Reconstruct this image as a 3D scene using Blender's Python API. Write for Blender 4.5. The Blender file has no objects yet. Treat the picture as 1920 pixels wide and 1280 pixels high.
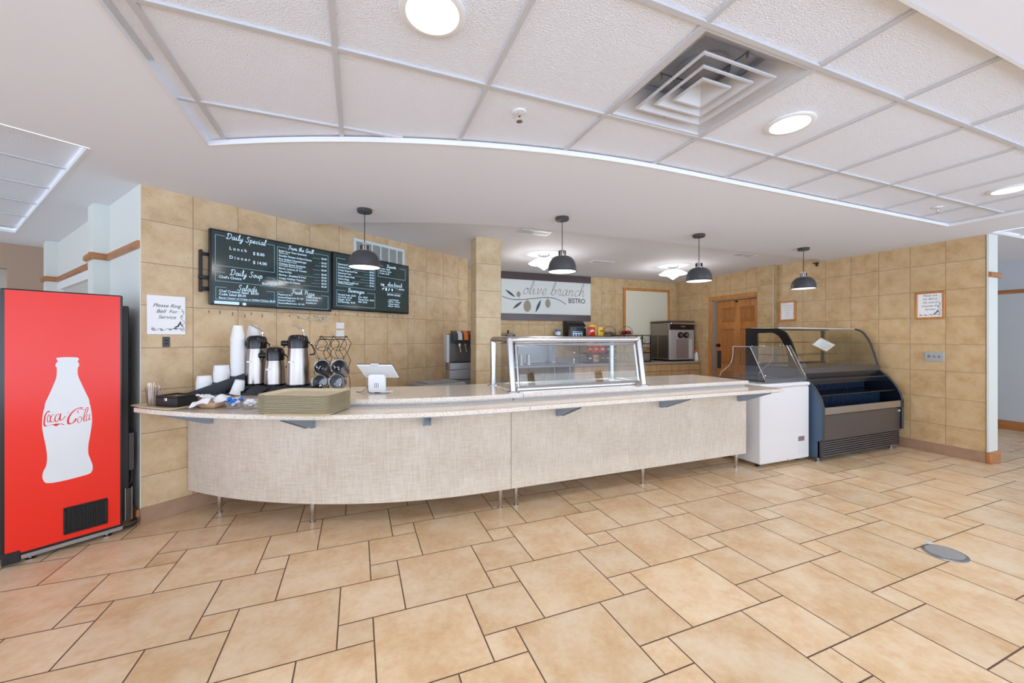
import bpy, math, random
from math import sin, cos, pi, radians, sqrt
from mathutils import Vector, Matrix, geometry

random.seed(7)
SC = bpy.context.scene
COL = SC.collection

# ------------------------------------------------------------------ camera, world, exposure
# x runs along the straight counter, y runs from the hall towards the kitchen wall, z is up (metres)
CAM_H = 1.33
cam_d = bpy.data.cameras.new('camera')
cam = bpy.data.objects.new('camera', cam_d)
COL.objects.link(cam)
cam.location = (0, 0, CAM_H)
cam.rotation_euler = (radians(90), 0, radians(-21.5))
cam_d.sensor_width = 36.0
cam_d.lens = 736.0 / 1920.0 * 36.0
cam_d.shift_y = -7.0 / 1920.0
cam_d.clip_start = 0.02
SC.camera = cam

w = bpy.data.worlds.new('world')
SC.world = w
w.use_nodes = True
bg = w.node_tree.nodes['Background']
# daylight from the open window side behind the viewer: sky above, brighter bluish lower half added to lift the ceiling
_tc0 = w.node_tree.nodes.new('ShaderNodeTexCoord')
_sx = w.node_tree.nodes.new('ShaderNodeSeparateXYZ')
_mr = w.node_tree.nodes.new('ShaderNodeMapRange')
_mr.interpolation_type = 'SMOOTHSTEP'
_mr.inputs['From Min'].default_value = -0.12; _mr.inputs['From Max'].default_value = 0.12
_mr.inputs['To Min'].default_value = 4.6; _mr.inputs['To Max'].default_value = 3.3
w.node_tree.links.new(_tc0.outputs['Generated'], _sx.inputs[0])
w.node_tree.links.new(_sx.outputs['Z'], _mr.inputs['Value'])
w.node_tree.links.new(_mr.outputs[0], bg.inputs[1])
_cr = w.node_tree.nodes.new('ShaderNodeMix'); _cr.data_type = 'RGBA'
_m2 = w.node_tree.nodes.new('ShaderNodeMapRange'); _m2.inputs['From Min'].default_value = -0.12; _m2.inputs['From Max'].default_value = 0.12
w.node_tree.links.new(_sx.outputs['Z'], _m2.inputs['Value']); w.node_tree.links.new(_m2.outputs[0], _cr.inputs['Factor'])
_cr.inputs['A'].default_value = (0.74, 0.90, 1.14, 1); _cr.inputs['B'].default_value = (0.82, 0.92, 1.04, 1)
w.node_tree.links.new(_cr.outputs['Result'], bg.inputs[0])
SC.view_settings.view_transform = 'Standard'
SC.view_settings.look = 'None'
SC.view_settings.gamma = 1.0
SC.view_settings.use_curve_mapping = False
SC.view_settings.exposure = 0.07
SC.cycles.max_bounces = 10
SC.cycles.diffuse_bounces = 5
SC.cycles.transparent_max_bounces = 16

S_Z = 2.422      # plaster soffit
G_Z = 2.446      # acoustic tile grid
K_Z = 2.48       # kitchen ceiling
LA = radians(34.7)
LO = (-1.438, 3.565)

# ------------------------------------------------------------------ materials
def lin(c):
    return tuple((x / 12.92 if x <= 0.04045 else ((x + 0.055) / 1.055) ** 2.4) for x in [v / 255.0 for v in c])

MATS = {}
def mat(name, rgb, rough=0.5, metal=0.0, emit=None, estr=1.0, noise=None, bump=None, coat=0.0, spec=None, stretch=None):
    m = bpy.data.materials.new(name)
    m.use_nodes = True
    nt = m.node_tree
    b = nt.nodes['Principled BSDF']
    c = lin(rgb)
    b.inputs['Base Color'].default_value = (*c, 1)
    b.inputs['Roughness'].default_value = rough
    b.inputs['Metallic'].default_value = metal
    if spec is not None: b.inputs['Specular IOR Level'].default_value = spec
    if coat: b.inputs['Coat Weight'].default_value = coat
    if emit:
        b.inputs['Emission Color'].default_value = (*lin(emit), 1)
        b.inputs['Emission Strength'].default_value = estr
    if noise or bump:
        tc = nt.nodes.new('ShaderNodeTexCoord')
        mp = nt.nodes.new('ShaderNodeMapping')
        nt.links.new(tc.outputs['Object'], mp.inputs['Vector'])
        if stretch: mp.inputs['Scale'].default_value = stretch
    if noise:
        sc_, rgb2, det = noise
        n = nt.nodes.new('ShaderNodeTexNoise')
        n.inputs['Scale'].default_value = sc_
        n.inputs['Detail'].default_value = det
        nt.links.new(mp.outputs[0], n.inputs['Vector'])
        r = nt.nodes.new('ShaderNodeValToRGB')
        r.color_ramp.elements[0].position = 0.35
        r.color_ramp.elements[1].position = 0.65
        r.color_ramp.elements[0].color = (*c, 1)
        r.color_ramp.elements[1].color = (*lin(rgb2), 1)
        nt.links.new(n.outputs['Fac'], r.inputs[0])
        nt.links.new(r.outputs[0], b.inputs['Base Color'])
    if bump:
        sc_, st = bump
        n2 = nt.nodes.new('ShaderNodeTexNoise')
        n2.inputs['Scale'].default_value = sc_
        n2.inputs['Detail'].default_value = 3
        nt.links.new(mp.outputs[0], n2.inputs['Vector'])
        bp = nt.nodes.new('ShaderNodeBump')
        bp.inputs['Strength'].default_value = st
        bp.inputs['Distance'].default_value = 0.01
        nt.links.new(n2.outputs['Fac'], bp.inputs['Height'])
        nt.links.new(bp.outputs[0], b.inputs['Normal'])
    MATS[name] = m
    return m

def emis(name, rgb, s):
    m = bpy.data.materials.new(name); m.use_nodes = True
    nt = m.node_tree; nt.nodes.clear()
    e = nt.nodes.new('ShaderNodeEmission'); o = nt.nodes.new('ShaderNodeOutputMaterial')
    e.inputs[0].default_value = (*lin(rgb), 1); e.inputs[1].default_value = s
    nt.links.new(e.outputs[0], o.inputs[0])
    return m

def glass(name, tint=(235, 245, 245), base=0.06, rough=0.02, gain=0.6):
    """thin pane: mostly see-through, mirror-like at grazing angles"""
    m = bpy.data.materials.new(name); m.use_nodes = True
    nt = m.node_tree; nt.nodes.clear()
    o = nt.nodes.new('ShaderNodeOutputMaterial')
    t = nt.nodes.new('ShaderNodeBsdfTransparent'); t.inputs[0].default_value = (*lin(tint), 1)
    g = nt.nodes.new('ShaderNodeBsdfGlossy'); g.inputs['Roughness'].default_value = rough
    f = nt.nodes.new('ShaderNodeLayerWeight'); f.inputs['Blend'].default_value = 0.25
    mm = nt.nodes.new('ShaderNodeMath'); mm.operation = 'MULTIPLY_ADD'
    mm.inputs[1].default_value = gain; mm.inputs[2].default_value = base
    mx = nt.nodes.new('ShaderNodeMixShader')
    nt.links.new(f.outputs['Fresnel'], mm.inputs[0])
    nt.links.new(mm.outputs[0], mx.inputs[0])
    nt.links.new(t.outputs[0], mx.inputs[1]); nt.links.new(g.outputs[0], mx.inputs[2])
    nt.links.new(mx.outputs[0], o.inputs[0])
    return m

def wall_tile_mat(name, px, pz=0.031, w_=0.3065, c1=(209, 182, 144), c2=(219, 197, 162), c3=(193, 162, 122)):
    """12 inch stone-look tiles with thin grout lines; pattern follows the wall's own axes"""
    m = bpy.data.materials.new(name); m.use_nodes = True
    nt = m.node_tree; L = nt.links
    b = nt.nodes['Principled BSDF']
    b.inputs['Roughness'].default_value = 0.42
    tc = nt.nodes.new('ShaderNodeTexCoord')
    sep = nt.nodes.new('ShaderNodeSeparateXYZ'); L.new(tc.outputs['Object'], sep.inputs[0])
    ax = nt.nodes.new('ShaderNodeMath'); ax.operation = 'SUBTRACT'; L.new(sep.outputs['X'], ax.inputs[0]); ax.inputs[1].default_value = px
    az = nt.nodes.new('ShaderNodeMath'); az.operation = 'SUBTRACT'; L.new(sep.outputs['Z'], az.inputs[0]); az.inputs[1].default_value = pz
    cb = nt.nodes.new('ShaderNodeCombineXYZ'); L.new(ax.outputs[0], cb.inputs[0]); L.new(az.outputs[0], cb.inputs[1])
    br = nt.nodes.new('ShaderNodeTexBrick')
    br.offset = 0.0; br.squash = 1.0
    br.inputs['Scale'].default_value = 1.0
    br.inputs['Brick Width'].default_value = w_
    br.inputs['Row Height'].default_value = 0.3065
    br.inputs['Mortar Size'].default_value = 0.0024
    br.inputs['Mortar Smooth'].default_value = 0.3
    br.inputs['Bias'].default_value = 0.0
    br.inputs['Color1'].default_value = (0.2, 0.2, 0.2, 1); br.inputs['Color2'].default_value = (0.9, 0.9, 0.9, 1)
    L.new(cb.outputs[0], br.inputs['Vector'])
    # per tile offset of the mottling
    addv = nt.nodes.new('ShaderNodeVectorMath'); addv.operation = 'MULTIPLY_ADD'
    L.new(br.outputs['Color'], addv.inputs[0]); addv.inputs[1].default_value = (9, 9, 9); L.new(tc.outputs['Object'], addv.inputs[2])
    n1 = nt.nodes.new('ShaderNodeTexNoise'); n1.inputs['Scale'].default_value = 7; n1.inputs['Detail'].default_value = 6
    n1.inputs['Roughness'].default_value = 0.62; L.new(addv.outputs[0], n1.inputs['Vector'])
    r = nt.nodes.new('ShaderNodeValToRGB')
    e = r.color_ramp.elements
    e[0].position = 0.3; e[0].color = (*lin(c3), 1); e[1].position = 0.72; e[1].color = (*lin(c2), 1)
    k = e.new(0.5); k.color = (*lin(c1), 1)
    L.new(n1.outputs['Fac'], r.inputs[0])
    n2 = nt.nodes.new('ShaderNodeTexNoise'); n2.inputs['Scale'].default_value = 60; n2.inputs['Detail'].default_value = 2
    L.new(addv.outputs[0], n2.inputs['Vector'])
    r2 = nt.nodes.new('ShaderNodeValToRGB'); r2.color_ramp.elements[0].position = 0.27; r2.color_ramp.elements[1].position = 0.36
    r2.color_ramp.elements[0].color = (0.62, 0.5, 0.38, 1); r2.color_ramp.elements[1].color = (1, 1, 1, 1)
    L.new(n2.outputs['Fac'], r2.inputs[0])
    mul = nt.nodes.new('ShaderNodeMixRGB'); mul.blend_type = 'MULTIPLY'; mul.inputs[0].default_value = 0.5
    L.new(r.outputs[0], mul.inputs[1]); L.new(r2.outputs[0], mul.inputs[2])
    mx = nt.nodes.new('ShaderNodeMixRGB'); L.new(br.outputs['Fac'], mx.inputs[0]); L.new(mul.outputs[0], mx.inputs[1])
    mx.inputs[2].default_value = (*lin((132, 112, 92)), 1)
    L.new(mx.outputs[0], b.inputs['Base Color'])
    bp = nt.nodes.new('ShaderNodeBump'); bp.inputs['Strength'].default_value = 0.35; bp.inputs['Distance'].default_value = 0.004; bp.invert = True
    L.new(br.outputs['Fac'], bp.inputs['Height']); L.new(bp.outputs[0], b.inputs['Normal'])
    return m

def floor_mat():
    m = bpy.data.materials.new('floor_tile'); m.use_nodes = True
    nt = m.node_tree; L = nt.links
    b = nt.nodes['Principled BSDF']; b.inputs['Roughness'].default_value = 0.33; b.inputs['Specular IOR Level'].default_value = 0.4
    tc = nt.nodes.new('ShaderNodeTexCoord')
    at = nt.nodes.new('ShaderNodeAttribute'); at.attribute_name = 'rnd'
    ad = nt.nodes.new('ShaderNodeVectorMath'); ad.operation = 'MULTIPLY_ADD'
    L.new(at.outputs['Vector'], ad.inputs[0]); ad.inputs[1].default_value = (13, 17, 29); L.new(tc.outputs['Object'], ad.inputs[2])
    n = nt.nodes.new('ShaderNodeTexNoise'); n.inputs['Scale'].default_value = 4.2; n.inputs['Detail'].default_value = 7; n.inputs['Roughness'].default_value = 0.68
    L.new(ad.outputs[0], n.inputs['Vector'])
    r = nt.nodes.new('ShaderNodeValToRGB'); e = r.color_ramp.elements
    e[0].position = 0.28; e[0].color = (*lin((210, 170, 128)), 1)
    e[1].position = 0.75; e[1].color = (*lin((234, 216, 190)), 1)
    k = e.new(0.44); k.color = (*lin((222, 190, 150)), 1)
    k = e.new(0.56); k.color = (*lin((229, 203, 168)), 1)
    # darker streaks
    n3 = nt.nodes.new('ShaderNodeTexNoise'); n3.inputs['Scale'].default_value = 34; n3.inputs['Detail'].default_value = 4
    L.new(ad.outputs[0], n3.inputs['Vector'])
    m3 = nt.nodes.new('ShaderNodeMath'); m3.operation = 'MULTIPLY_ADD'; m3.inputs[1].default_value = 0.26; L.new(n3.outputs['Fac'], m3.inputs[0])
    m4 = nt.nodes.new('ShaderNodeMath'); m4.operation = 'SUBTRACT'; L.new(n.outputs['Fac'], m4.inputs[0]); m4.inputs[1].default_value = 0.13
    L.new(m4.outputs[0], m3.inputs[2]); L.new(m3.outputs[0], r.inputs[0])
    hs = nt.nodes.new('ShaderNodeHueSaturation')
    mv = nt.nodes.new('ShaderNodeMapRange'); mv.inputs['To Min'].default_value = 0.93; mv.inputs['To Max'].default_value = 1.05
    L.new(at.outputs['Fac'], mv.inputs['Value']); L.new(mv.outputs[0], hs.inputs['Value'])
    L.new(r.outputs[0], hs.inputs['Color']); L.new(hs.outputs[0], b.inputs['Base Color'])
    return m

def speckle_mat(name, base, dark, light, rough=0.15):
    m = bpy.data.materials.new(name); m.use_nodes = True
    nt = m.node_tree; L = nt.links
    b = nt.nodes['Principled BSDF']; b.inputs['Roughness'].default_value = rough
    tc = nt.nodes.new('ShaderNodeTexCoord')
    v = nt.nodes.new('ShaderNodeTexVoronoi'); v.inputs['Scale'].default_value = 380
    L.new(tc.outputs['Object'], v.inputs['Vector'])
    sp = nt.nodes.new('ShaderNodeSeparateColor'); L.new(v.outputs['Color'], sp.inputs[0])
    r = nt.nodes.new('ShaderNodeValToRGB'); r.color_ramp.interpolation = 'CONSTANT'; e = r.color_ramp.elements
    e[0].position = 0.0; e[0].color = (*lin(dark), 1)
    e[1].position = 0.14; e[1].color = (*lin(base), 1)
    k = e.new(0.72); k.color = (*lin(light), 1)
    k = e.new(0.93); k.color = (*lin([int(x * 0.86) for x in base]), 1)
    L.new(sp.outputs[0], r.inputs[0]); L.new(r.outputs[0], b.inputs['Base Color'])
    return m

def weave_mat(name, c1, c2, c3):
    m = bpy.data.materials.new(name); m.use_nodes = True
    nt = m.node_tree; L = nt.links
    b = nt.nodes['Principled BSDF']; b.inputs['Roughness'].default_value = 0.4
    tc = nt.nodes.new('ShaderNodeTexCoord')
    outs = []
    for sc_ in ((90, 90, 9), (11, 11, 110)):
        mp = nt.nodes.new('ShaderNodeMapping'); mp.inputs['Scale'].default_value = sc_
        n = nt.nodes.new('ShaderNodeTexNoise'); n.inputs['Scale'].default_value = 1.0; n.inputs['Detail'].default_value = 3
        L.new(tc.outputs['Object'], mp.inputs[0]); L.new(mp.outputs[0], n.inputs['Vector']); outs.append(n)
    n0 = nt.nodes.new('ShaderNodeTexNoise'); n0.inputs['Scale'].default_value = 3.0; L.new(tc.outputs['Object'], n0.inputs['Vector'])
    a = nt.nodes.new('ShaderNodeMath'); a.operation = 'ADD'; L.new(outs[0].outputs['Fac'], a.inputs[0]); L.new(outs[1].outputs['Fac'], a.inputs[1])
    a2 = nt.nodes.new('ShaderNodeMath'); a2.operation = 'MULTIPLY_ADD'; L.new(n0.outputs['Fac'], a2.inputs[0]); a2.inputs[1].default_value = 0.7; L.new(a.outputs[0], a2.inputs[2])
    h = nt.nodes.new('ShaderNodeMath'); h.operation = 'MULTIPLY'; h.inputs[1].default_value = 0.37; L.new(a2.outputs[0], h.inputs[0])
    r = nt.nodes.new('ShaderNodeValToRGB'); e = r.color_ramp.elements
    e[0].position = 0.36; e[0].color = (*lin(c3), 1); e[1].position = 0.64; e[1].color = (*lin(c2), 1)
    k = e.new(0.5); k.color = (*lin(c1), 1)
    L.new(h.outputs[0], r.inputs[0]); L.new(r.outputs[0], b.inputs['Base Color'])
    return m

white_paint = mat('white_paint', (218, 221, 216), 0.6)
white_ceiling = mat('white_ceiling', (234, 237, 246), 0.8)
tile_ceiling = mat('acoustic_tile', (234, 238, 248), 0.9, bump=(150, 0.55))
grid_white = mat('grid_white', (200, 201, 206), 0.45)
trim_white = mat('trim_white', (232, 232, 234), 0.4)
grey_wall = mat('grey_wall', (200, 206, 212), 0.6)
tan_wall = mat('tan_wall', (178, 152, 132), 0.7)
beige_wall = mat('beige_wall', (186, 184, 178), 0.7)
oak = mat('oak', (188, 120, 58), 0.38, noise=(3.0, (206, 140, 74), 5), stretch=(8, 8, 1.5))
oak_h = mat('oak_rail', (166, 108, 60), 0.32, noise=(3.0, (184, 126, 78), 5), stretch=(1.5, 1.5, 9))
door_wood = mat('door_wood', (204, 140, 76), 0.34, noise=(2.5, (180, 116, 58), 6), stretch=(9, 9, 1.1))
base_tile = mat('base_tile', (160, 126, 102), 0.45, noise=(9, (170, 138, 114), 4))
grout = mat('floor_grout', (112, 84, 66), 0.8)
floor_tile = floor_mat()
steel = mat('brushed_steel', (202, 202, 206), 0.24, 1.0)
steel_dull = mat('dull_steel', (170, 172, 176), 0.38, 1.0)
chrome = mat('chrome', (225, 225, 228), 0.08, 1.0)
blue_steel = mat('painted_steel_bracket', (150, 163, 178), 0.4, 0.3)
airpot_steel = mat('airpot_steel', (176, 170, 166), 0.3, 1.0)
black_gloss = mat('black_gloss_plastic', (22, 21, 24), 0.18)
black_matte = mat('black_matte', (26, 26, 29), 0.5)
black_wire = mat('black_wire', (38, 32, 30), 0.4, 0.4)
navy_plastic = mat('navy_plastic', (34, 40, 52), 0.4)
charcoal = mat('charcoal_shade', (66, 66, 70), 0.36)
shade_in = mat('shade_inside_white', (245, 245, 245), 0.5)
white_plastic = mat('white_plastic', (236, 238, 242), 0.3)
foam = mat('foam_white', (240, 241, 243), 0.7)
freezer_white = mat('freezer_white', (222, 220, 222), 0.35)
quartz = speckle_mat('quartz_speckled', (226, 214, 200), (170, 162, 156), (234, 228, 222), .12)
laminate = weave_mat('woven_laminate', (209, 198, 184), (220, 211, 200), (195, 181, 164))
laminate_side = mat('laminate_side', (190, 178, 164), 0.5)
tray_beige = mat('tray_beige', (210, 197, 166), 0.38)
tray_edge = mat('tray_edge', (196, 178, 138), 0.4)
cardboard = mat('kraft_paper', (214, 180, 148), 0.7)
paper = mat('paper_white', (244, 245, 248), 0.7)
paper_cream = mat('paper_cream', (236, 233, 222), 0.7)
ink = mat('ink', (58, 62, 70), 0.6)
red_panel = mat('red_panel', (240, 44, 28), 0.2, spec=0.4)
bottle_white = mat('bottle_white', (226, 230, 236), 0.3)
logo_red = mat('logo_red', (226, 40, 34), 0.3)
dark_brown = mat('sign_brown', (86, 74, 74), 0.2)
sign_white = mat('sign_white', (222, 228, 226), 0.35)
sign_taupe = mat('sign_taupe', (150, 130, 108), 0.5)
sign_olive = mat('sign_olive', (158, 148, 132), 0.5)
sign_slate = mat('sign_slate', (62, 76, 88), 0.5)
sign_mauve = mat('sign_mauve', (82, 80, 96), 0.5)
tackboard = mat('cream_board', (224, 220, 200), 0.6)
clear = glass('clear_glass', (238, 244, 244), .10)
acrylic = glass('clear_acrylic', (240, 242, 246), 0.22, 0.16, 0.7)
case_glass = glass('case_glass', (243, 246, 241), 0.10, 0.02, 0.8)
bowl_clear = glass('bowl_plastic', (238, 240, 244), 0.16, 0.1, 0.6)
dark_glass = mat('tv_bezel', (20, 24, 30), 0.2)
lamp_white = emis('lamp_white', (255, 253, 250), 5.0)
lamp_soft = emis('lamp_soft', (255, 253, 252), 2.6)
grey_metal = mat('grey_metal', (120, 120, 124), 0.4, 0.6)
dark_metal = mat('dark_metal', (72, 70, 72), 0.42, 0.5)
bronze_grey = mat('case_bronze_grey', (98, 92, 90), 0.38, 0.55)
deep_navy = mat('case_navy', (14, 22, 36), 0.25)
side_navy = mat('case_side_blue', (70, 92, 118), 0.3)
grey_plastic = mat('grey_plastic', (140, 142, 146), 0.5)
red_fruit = mat('apple_red', (150, 20, 28), 0.25)
snack_red = mat('snack_red', (206, 44, 30), 0.3)
snack_yellow = mat('snack_yellow', (238, 204, 60), 0.3)
snack_brown = mat('snack_brown', (70, 48, 40), 0.35)
snack_blue = mat('snack_blue', (60, 120, 190), 0.3)
snack_tan = mat('pastry_tan', (214, 170, 120), 0.6)
cabinet_wood = mat('maple_cabinet', (206, 176, 134), 0.45, noise=(3, (196, 162, 118), 4), stretch=(6, 6, 1))
worktop_grey = mat('worktop_grey', (172, 164, 156), 0.3)
straw_white = mat('straw_white', (236, 224, 212), 0.5)
candy_blue = mat('candy_blue', (40, 120, 214), 0.35)
orange_plastic = mat('orange_plastic', (230, 120, 40), 0.4)
label_grey = mat('label_grey', (205, 210, 214), 0.5)
cable_white = mat('cable_white', (216, 208, 196), 0.5)
silver_hinge = mat('silver_mount', (196, 200, 204), 0.35, 0.9)
tv_screen = mat('tv_screen', (16, 22, 26), 0.12, emit=(62, 80, 82), estr=0.42)
tv_text = emis('tv_text', (196, 226, 250), 1.15)
tv_line = emis('tv_line', (150, 196, 224), 0.85)
tv_bar = emis('tv_bar', (200, 228, 255), 1.1)
drain_grey = mat('drain_metal', (142, 146, 152), 0.35, 0.7)
wt_left = wall_tile_mat('wall_tile_left', 0.0)
wt_back = wall_tile_mat('wall_tile_back', 0.299, c1=(204, 176, 132), c2=(213, 191, 150), c3=(186, 156, 112))
wt_right = wall_tile_mat('wall_tile_right', 0.059, c1=(205, 174, 130), c2=(214, 187, 146), c3=(188, 154, 110))
wt_col = wall_tile_mat('wall_tile_column', -0.9, w_=3.0, c1=(208, 184, 146), c2=(216, 198, 164), c3=(194, 166, 124))
wt_pil = wall_tile_mat('wall_tile_pilaster', -0.9, w_=3.0, c1=(190, 160, 116), c2=(200, 176, 134), c3=(172, 140, 98))

# ------------------------------------------------------------------ mesh builder
class MB:
    def __init__(s): s.v = []; s.f = []; s.m = []; s.T = Matrix.Identity(4); s.mi = 0
    def add(s, vs, fs):
        o = len(s.v)
        s.v += [tuple(s.T @ Vector(p)) for p in vs]
        s.f += [tuple(i + o for i in f) for f in fs]; s.m += [s.mi] * len(fs)
        return s
    def box(s, x0, x1, y0, y1, z0, z1):
        v = [(x0, y0, z0), (x1, y0, z0), (x1, y1, z0), (x0, y1, z0), (x0, y0, z1), (x1, y0, z1), (x1, y1, z1), (x0, y1, z1)]
        return s.add(v, [(0, 3, 2, 1), (4, 5, 6, 7), (0, 1, 5, 4), (1, 2, 6, 5), (2, 3, 7, 6), (3, 0, 4, 7)])
    def bbox(s, x0, x1, y0, y1, z0, z1, c=0.006):
        """box with chamfered vertical and horizontal edges"""
        cx, cy, cz = (x0 + x1) / 2, (y0 + y1) / 2, (z0 + z1) / 2
        hx, hy, hz = (x1 - x0) / 2, (y1 - y0) / 2, (z1 - z0) / 2
        c = min(c, hx * .9, hy * .9, hz * .9)
        pts = {}; v = []
        for sx in (-1, 1):
            for sy in (-1, 1):
                for sz in (-1, 1):
                    for k in range(3):
                        q = [hx - c, hy - c, hz - c]; q[k] = (hx, hy, hz)[k]
                        pts[(sx, sy, sz, k)] = len(v); v.append((cx + sx * q[0], cy + sy * q[1], cz + sz * q[2]))
        f = []
        P = lambda a, b, d, k: pts[(a, b, d, k)]
        for sg in (-1, 1):
            f.append((P(sg, -1, -1, 0), P(sg, 1, -1, 0), P(sg, 1, 1, 0), P(sg, -1, 1, 0)))
            f.append((P(-1, sg, -1, 1), P(1, sg, -1, 1), P(1, sg, 1, 1), P(-1, sg, 1, 1)))
            f.append((P(-1, -1, sg, 2), P(1, -1, sg, 2), P(1, 1, sg, 2), P(-1, 1, sg, 2)))
        for a in (-1, 1):
            for b in (-1, 1):
                f.append((P(a, b, -1, 0), P(a, b, 1, 0), P(a, b, 1, 1), P(a, b, -1, 1)))
                f.append((P(a, -1, b, 0), P(a, 1, b, 0), P(a, 1, b, 2), P(a, -1, b, 2)))
                f.append((P(-1, a, b, 1), P(1, a, b, 1), P(1, a, b, 2), P(-1, a, b, 2)))
                for d in (-1, 1): f.append((P(a, b, d, 0), P(a, b, d, 1), P(a, b, d, 2)))
        return s.add(v, f)
    def prism(s, poly, z0, z1):
        n = len(poly)
        v = [(x, y, z0) for x, y in poly] + [(x, y, z1) for x, y in poly]
        f = [(i, (i + 1) % n, n + (i + 1) % n, n + i) for i in range(n)]
        tr = geometry.tessellate_polygon([[Vector((x, y, 0)) for x, y in poly]])
        for t in tr: f.append(tuple(t)); f.append(tuple(n + i for i in reversed(t)))
        return s.add(v, f)
    def xprism(s, prof, x0, x1):
        """profile of (y,z) extruded along x"""
        n = len(prof)
        v = [(x0, y, z) for y, z in prof] + [(x1, y, z) for y, z in prof]
        f = [(i, (i + 1) % n, n + (i + 1) % n, n + i) for i in range(n)]
        tr = geometry.tessellate_polygon([[Vector((y, z, 0)) for y, z in prof]])
        for t in tr: f.append(tuple(t)); f.append(tuple(n + i for i in reversed(t)))
        return s.add(v, f)
    def sheet(s, prof, x0, x1, th):
        """open (y,z) profile extruded along x with thickness th (inwards normal by offset)"""
        o = offset(prof, th)
        return s.xprism(list(prof) + list(reversed(o)), x0, x1)
    def tube(s, path, r, n=10, closed=False, caps=True):
        P = [Vector(p) for p in path]; N = len(P)
        rr = r if isinstance(r, (list, tuple)) else [r] * N
        v = []; up = None
        for i in range(N):
            a = P[(i - 1) % N] if (closed or i > 0) else P[i]
            b = P[(i + 1) % N] if (closed or i < N - 1) else P[i]
            t = (b - a).normalized()
            if up is None:
                up = Vector((0, 0, 1)) if abs(t.z) < 0.9 else Vector((1, 0, 0))
                up = (up - t * up.dot(t)).normalized()
            else:
                up = (up - t * up.dot(t))
                up = up.normalized() if up.length > 1e-6 else t.orthogonal().normalized()
            sd = t.cross(up)
            for k in range(n):
                an = 2 * pi * k / n
                v.append(tuple(P[i] + (up * cos(an) + sd * sin(an)) * rr[i]))
        f = []
        for i in range(N if closed else N - 1):
            j = (i + 1) % N
            for k in range(n):
                k2 = (k + 1) % n
                f.append((i * n + k, i * n + k2, j * n + k2, j * n + k))
        if caps and not closed:
            f.append(tuple(reversed(range(n)))); f.append(tuple((N - 1) * n + k for k in range(n)))
        return s.add(v, f)
    def cyl(s, p0, p1, r, n=20, r1=None):
        return s.tube([p0, p1], [r, r if r1 is None else r1], n)
    def lathe(s, prof, c=(0, 0, 0), n=32, a0=0, a1=2 * pi, sx=1, sy=1):
        full = abs(a1 - a0 - 2 * pi) < 1e-6
        m = n if full else n + 1
        v = []
        for r, z in prof:
            for k in range(m):
                a = a0 + (a1 - a0) * k / n
                v.append((c[0] + r * cos(a) * sx, c[1] + r * sin(a) * sy, c[2] + z))
        f = []
        for i in range(len(prof) - 1):
            for k in range(n):
                k2 = (k + 1) % m
                f.append((i * m + k, i * m + k2, (i + 1) * m + k2, (i + 1) * m + k))
        return s.add(v, f)
    def disc(s, c, r, n=32, axis='z', r2=None):
        v = []
        for k in range(n):
            a = 2 * pi * k / n
            x, y = r * cos(a), (r2 or r) * sin(a)
            v.append({'z': (c[0] + x, c[1] + y, c[2]), 'y': (c[0] + x, c[1], c[2] + y), 'x': (c[0], c[1] + x, c[2] + y)}[axis])
        return s.add(v, [tuple(range(n))])
    def sphere(s, c, r, n=14, m=9, sz=1.0):
        return s.lathe([(max(1e-4, r * sin(pi * i / m)), -r * cos(pi * i / m) * sz) for i in range(m + 1)], c, n)
    def shift(s, d): s.v = [(p[0] - d[0], p[1] - d[1], p[2] - d[2]) for p in s.v]; return s

def offset(prof, th):
    out = []
    for i, p in enumerate(prof):
        a = prof[max(i - 1, 0)]; b = prof[min(i + 1, len(prof) - 1)]
        t = Vector((b[0] - a[0], b[1] - a[1])).normalized()
        out.append((p[0] - t.y * th, p[1] + t.x * th))
    return out

def obj(name, mb, m, parent=None, loc=None, rotz=0, smooth=True, ang=35):
    me = bpy.data.meshes.new(name)
    me.from_pydata(mb.v, [], mb.f)
    for mm in (m if isinstance(m, (list, tuple)) else [m]): me.materials.append(mm)
    if isinstance(m, (list, tuple)):
        for p, k in zip(me.polygons, mb.m): p.material_index = k
    import bmesh
    bm = bmesh.new(); bm.from_mesh(me)
    bmesh.ops.recalc_face_normals(bm, faces=bm.faces)
    bm.to_mesh(me); bm.free()
    if smooth:
        me.shade_smooth(); me.set_sharp_from_angle(angle=radians(ang))
    o = bpy.data.objects.new(name, me)
    COL.objects.link(o)
    if parent: o.parent = parent
    if loc: o.location = loc
    if rotz: o.rotation_euler = (0, 0, rotz)
    return o

def tag(o, label, cat, group=None):
    o['label'] = label; o['category'] = cat
    if group: o['group'] = group
    return o

def thing(name, label, cat, loc=(0, 0, 0), rotz=0, group=None):
    o = bpy.data.objects.new(name, None); COL.objects.link(o)
    o.empty_display_size = 0.1
    o.location = loc; o.rotation_euler = (0, 0, rotz)
    return tag(o, label, cat, group)

def struct(name, mb, m, parent=None, loc=None, rotz=0, smooth=False):
    o = obj(name, mb, m, parent, loc, rotz, smooth)
    if not parent: o['kind'] = 'structure'
    return o

def dup(root, loc, rotz, label=None):
    r = root.copy(); COL.objects.link(r); r.location = loc; r.rotation_euler = (0, 0, rotz)
    if label: r['label'] = label
    for ch in list(root.children):
        c = ch.copy(); COL.objects.link(c); c.parent = r
        for g in list(ch.children):
            d = g.copy(); COL.objects.link(d); d.parent = c
    return r

def lpos(x, y, z=0.0):
    """point in the frame of the angled left wall (x along it, y behind it)"""
    return (LO[0] + x * cos(LA) - y * sin(LA), LO[1] + x * sin(LA) + y * cos(LA), z)

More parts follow.
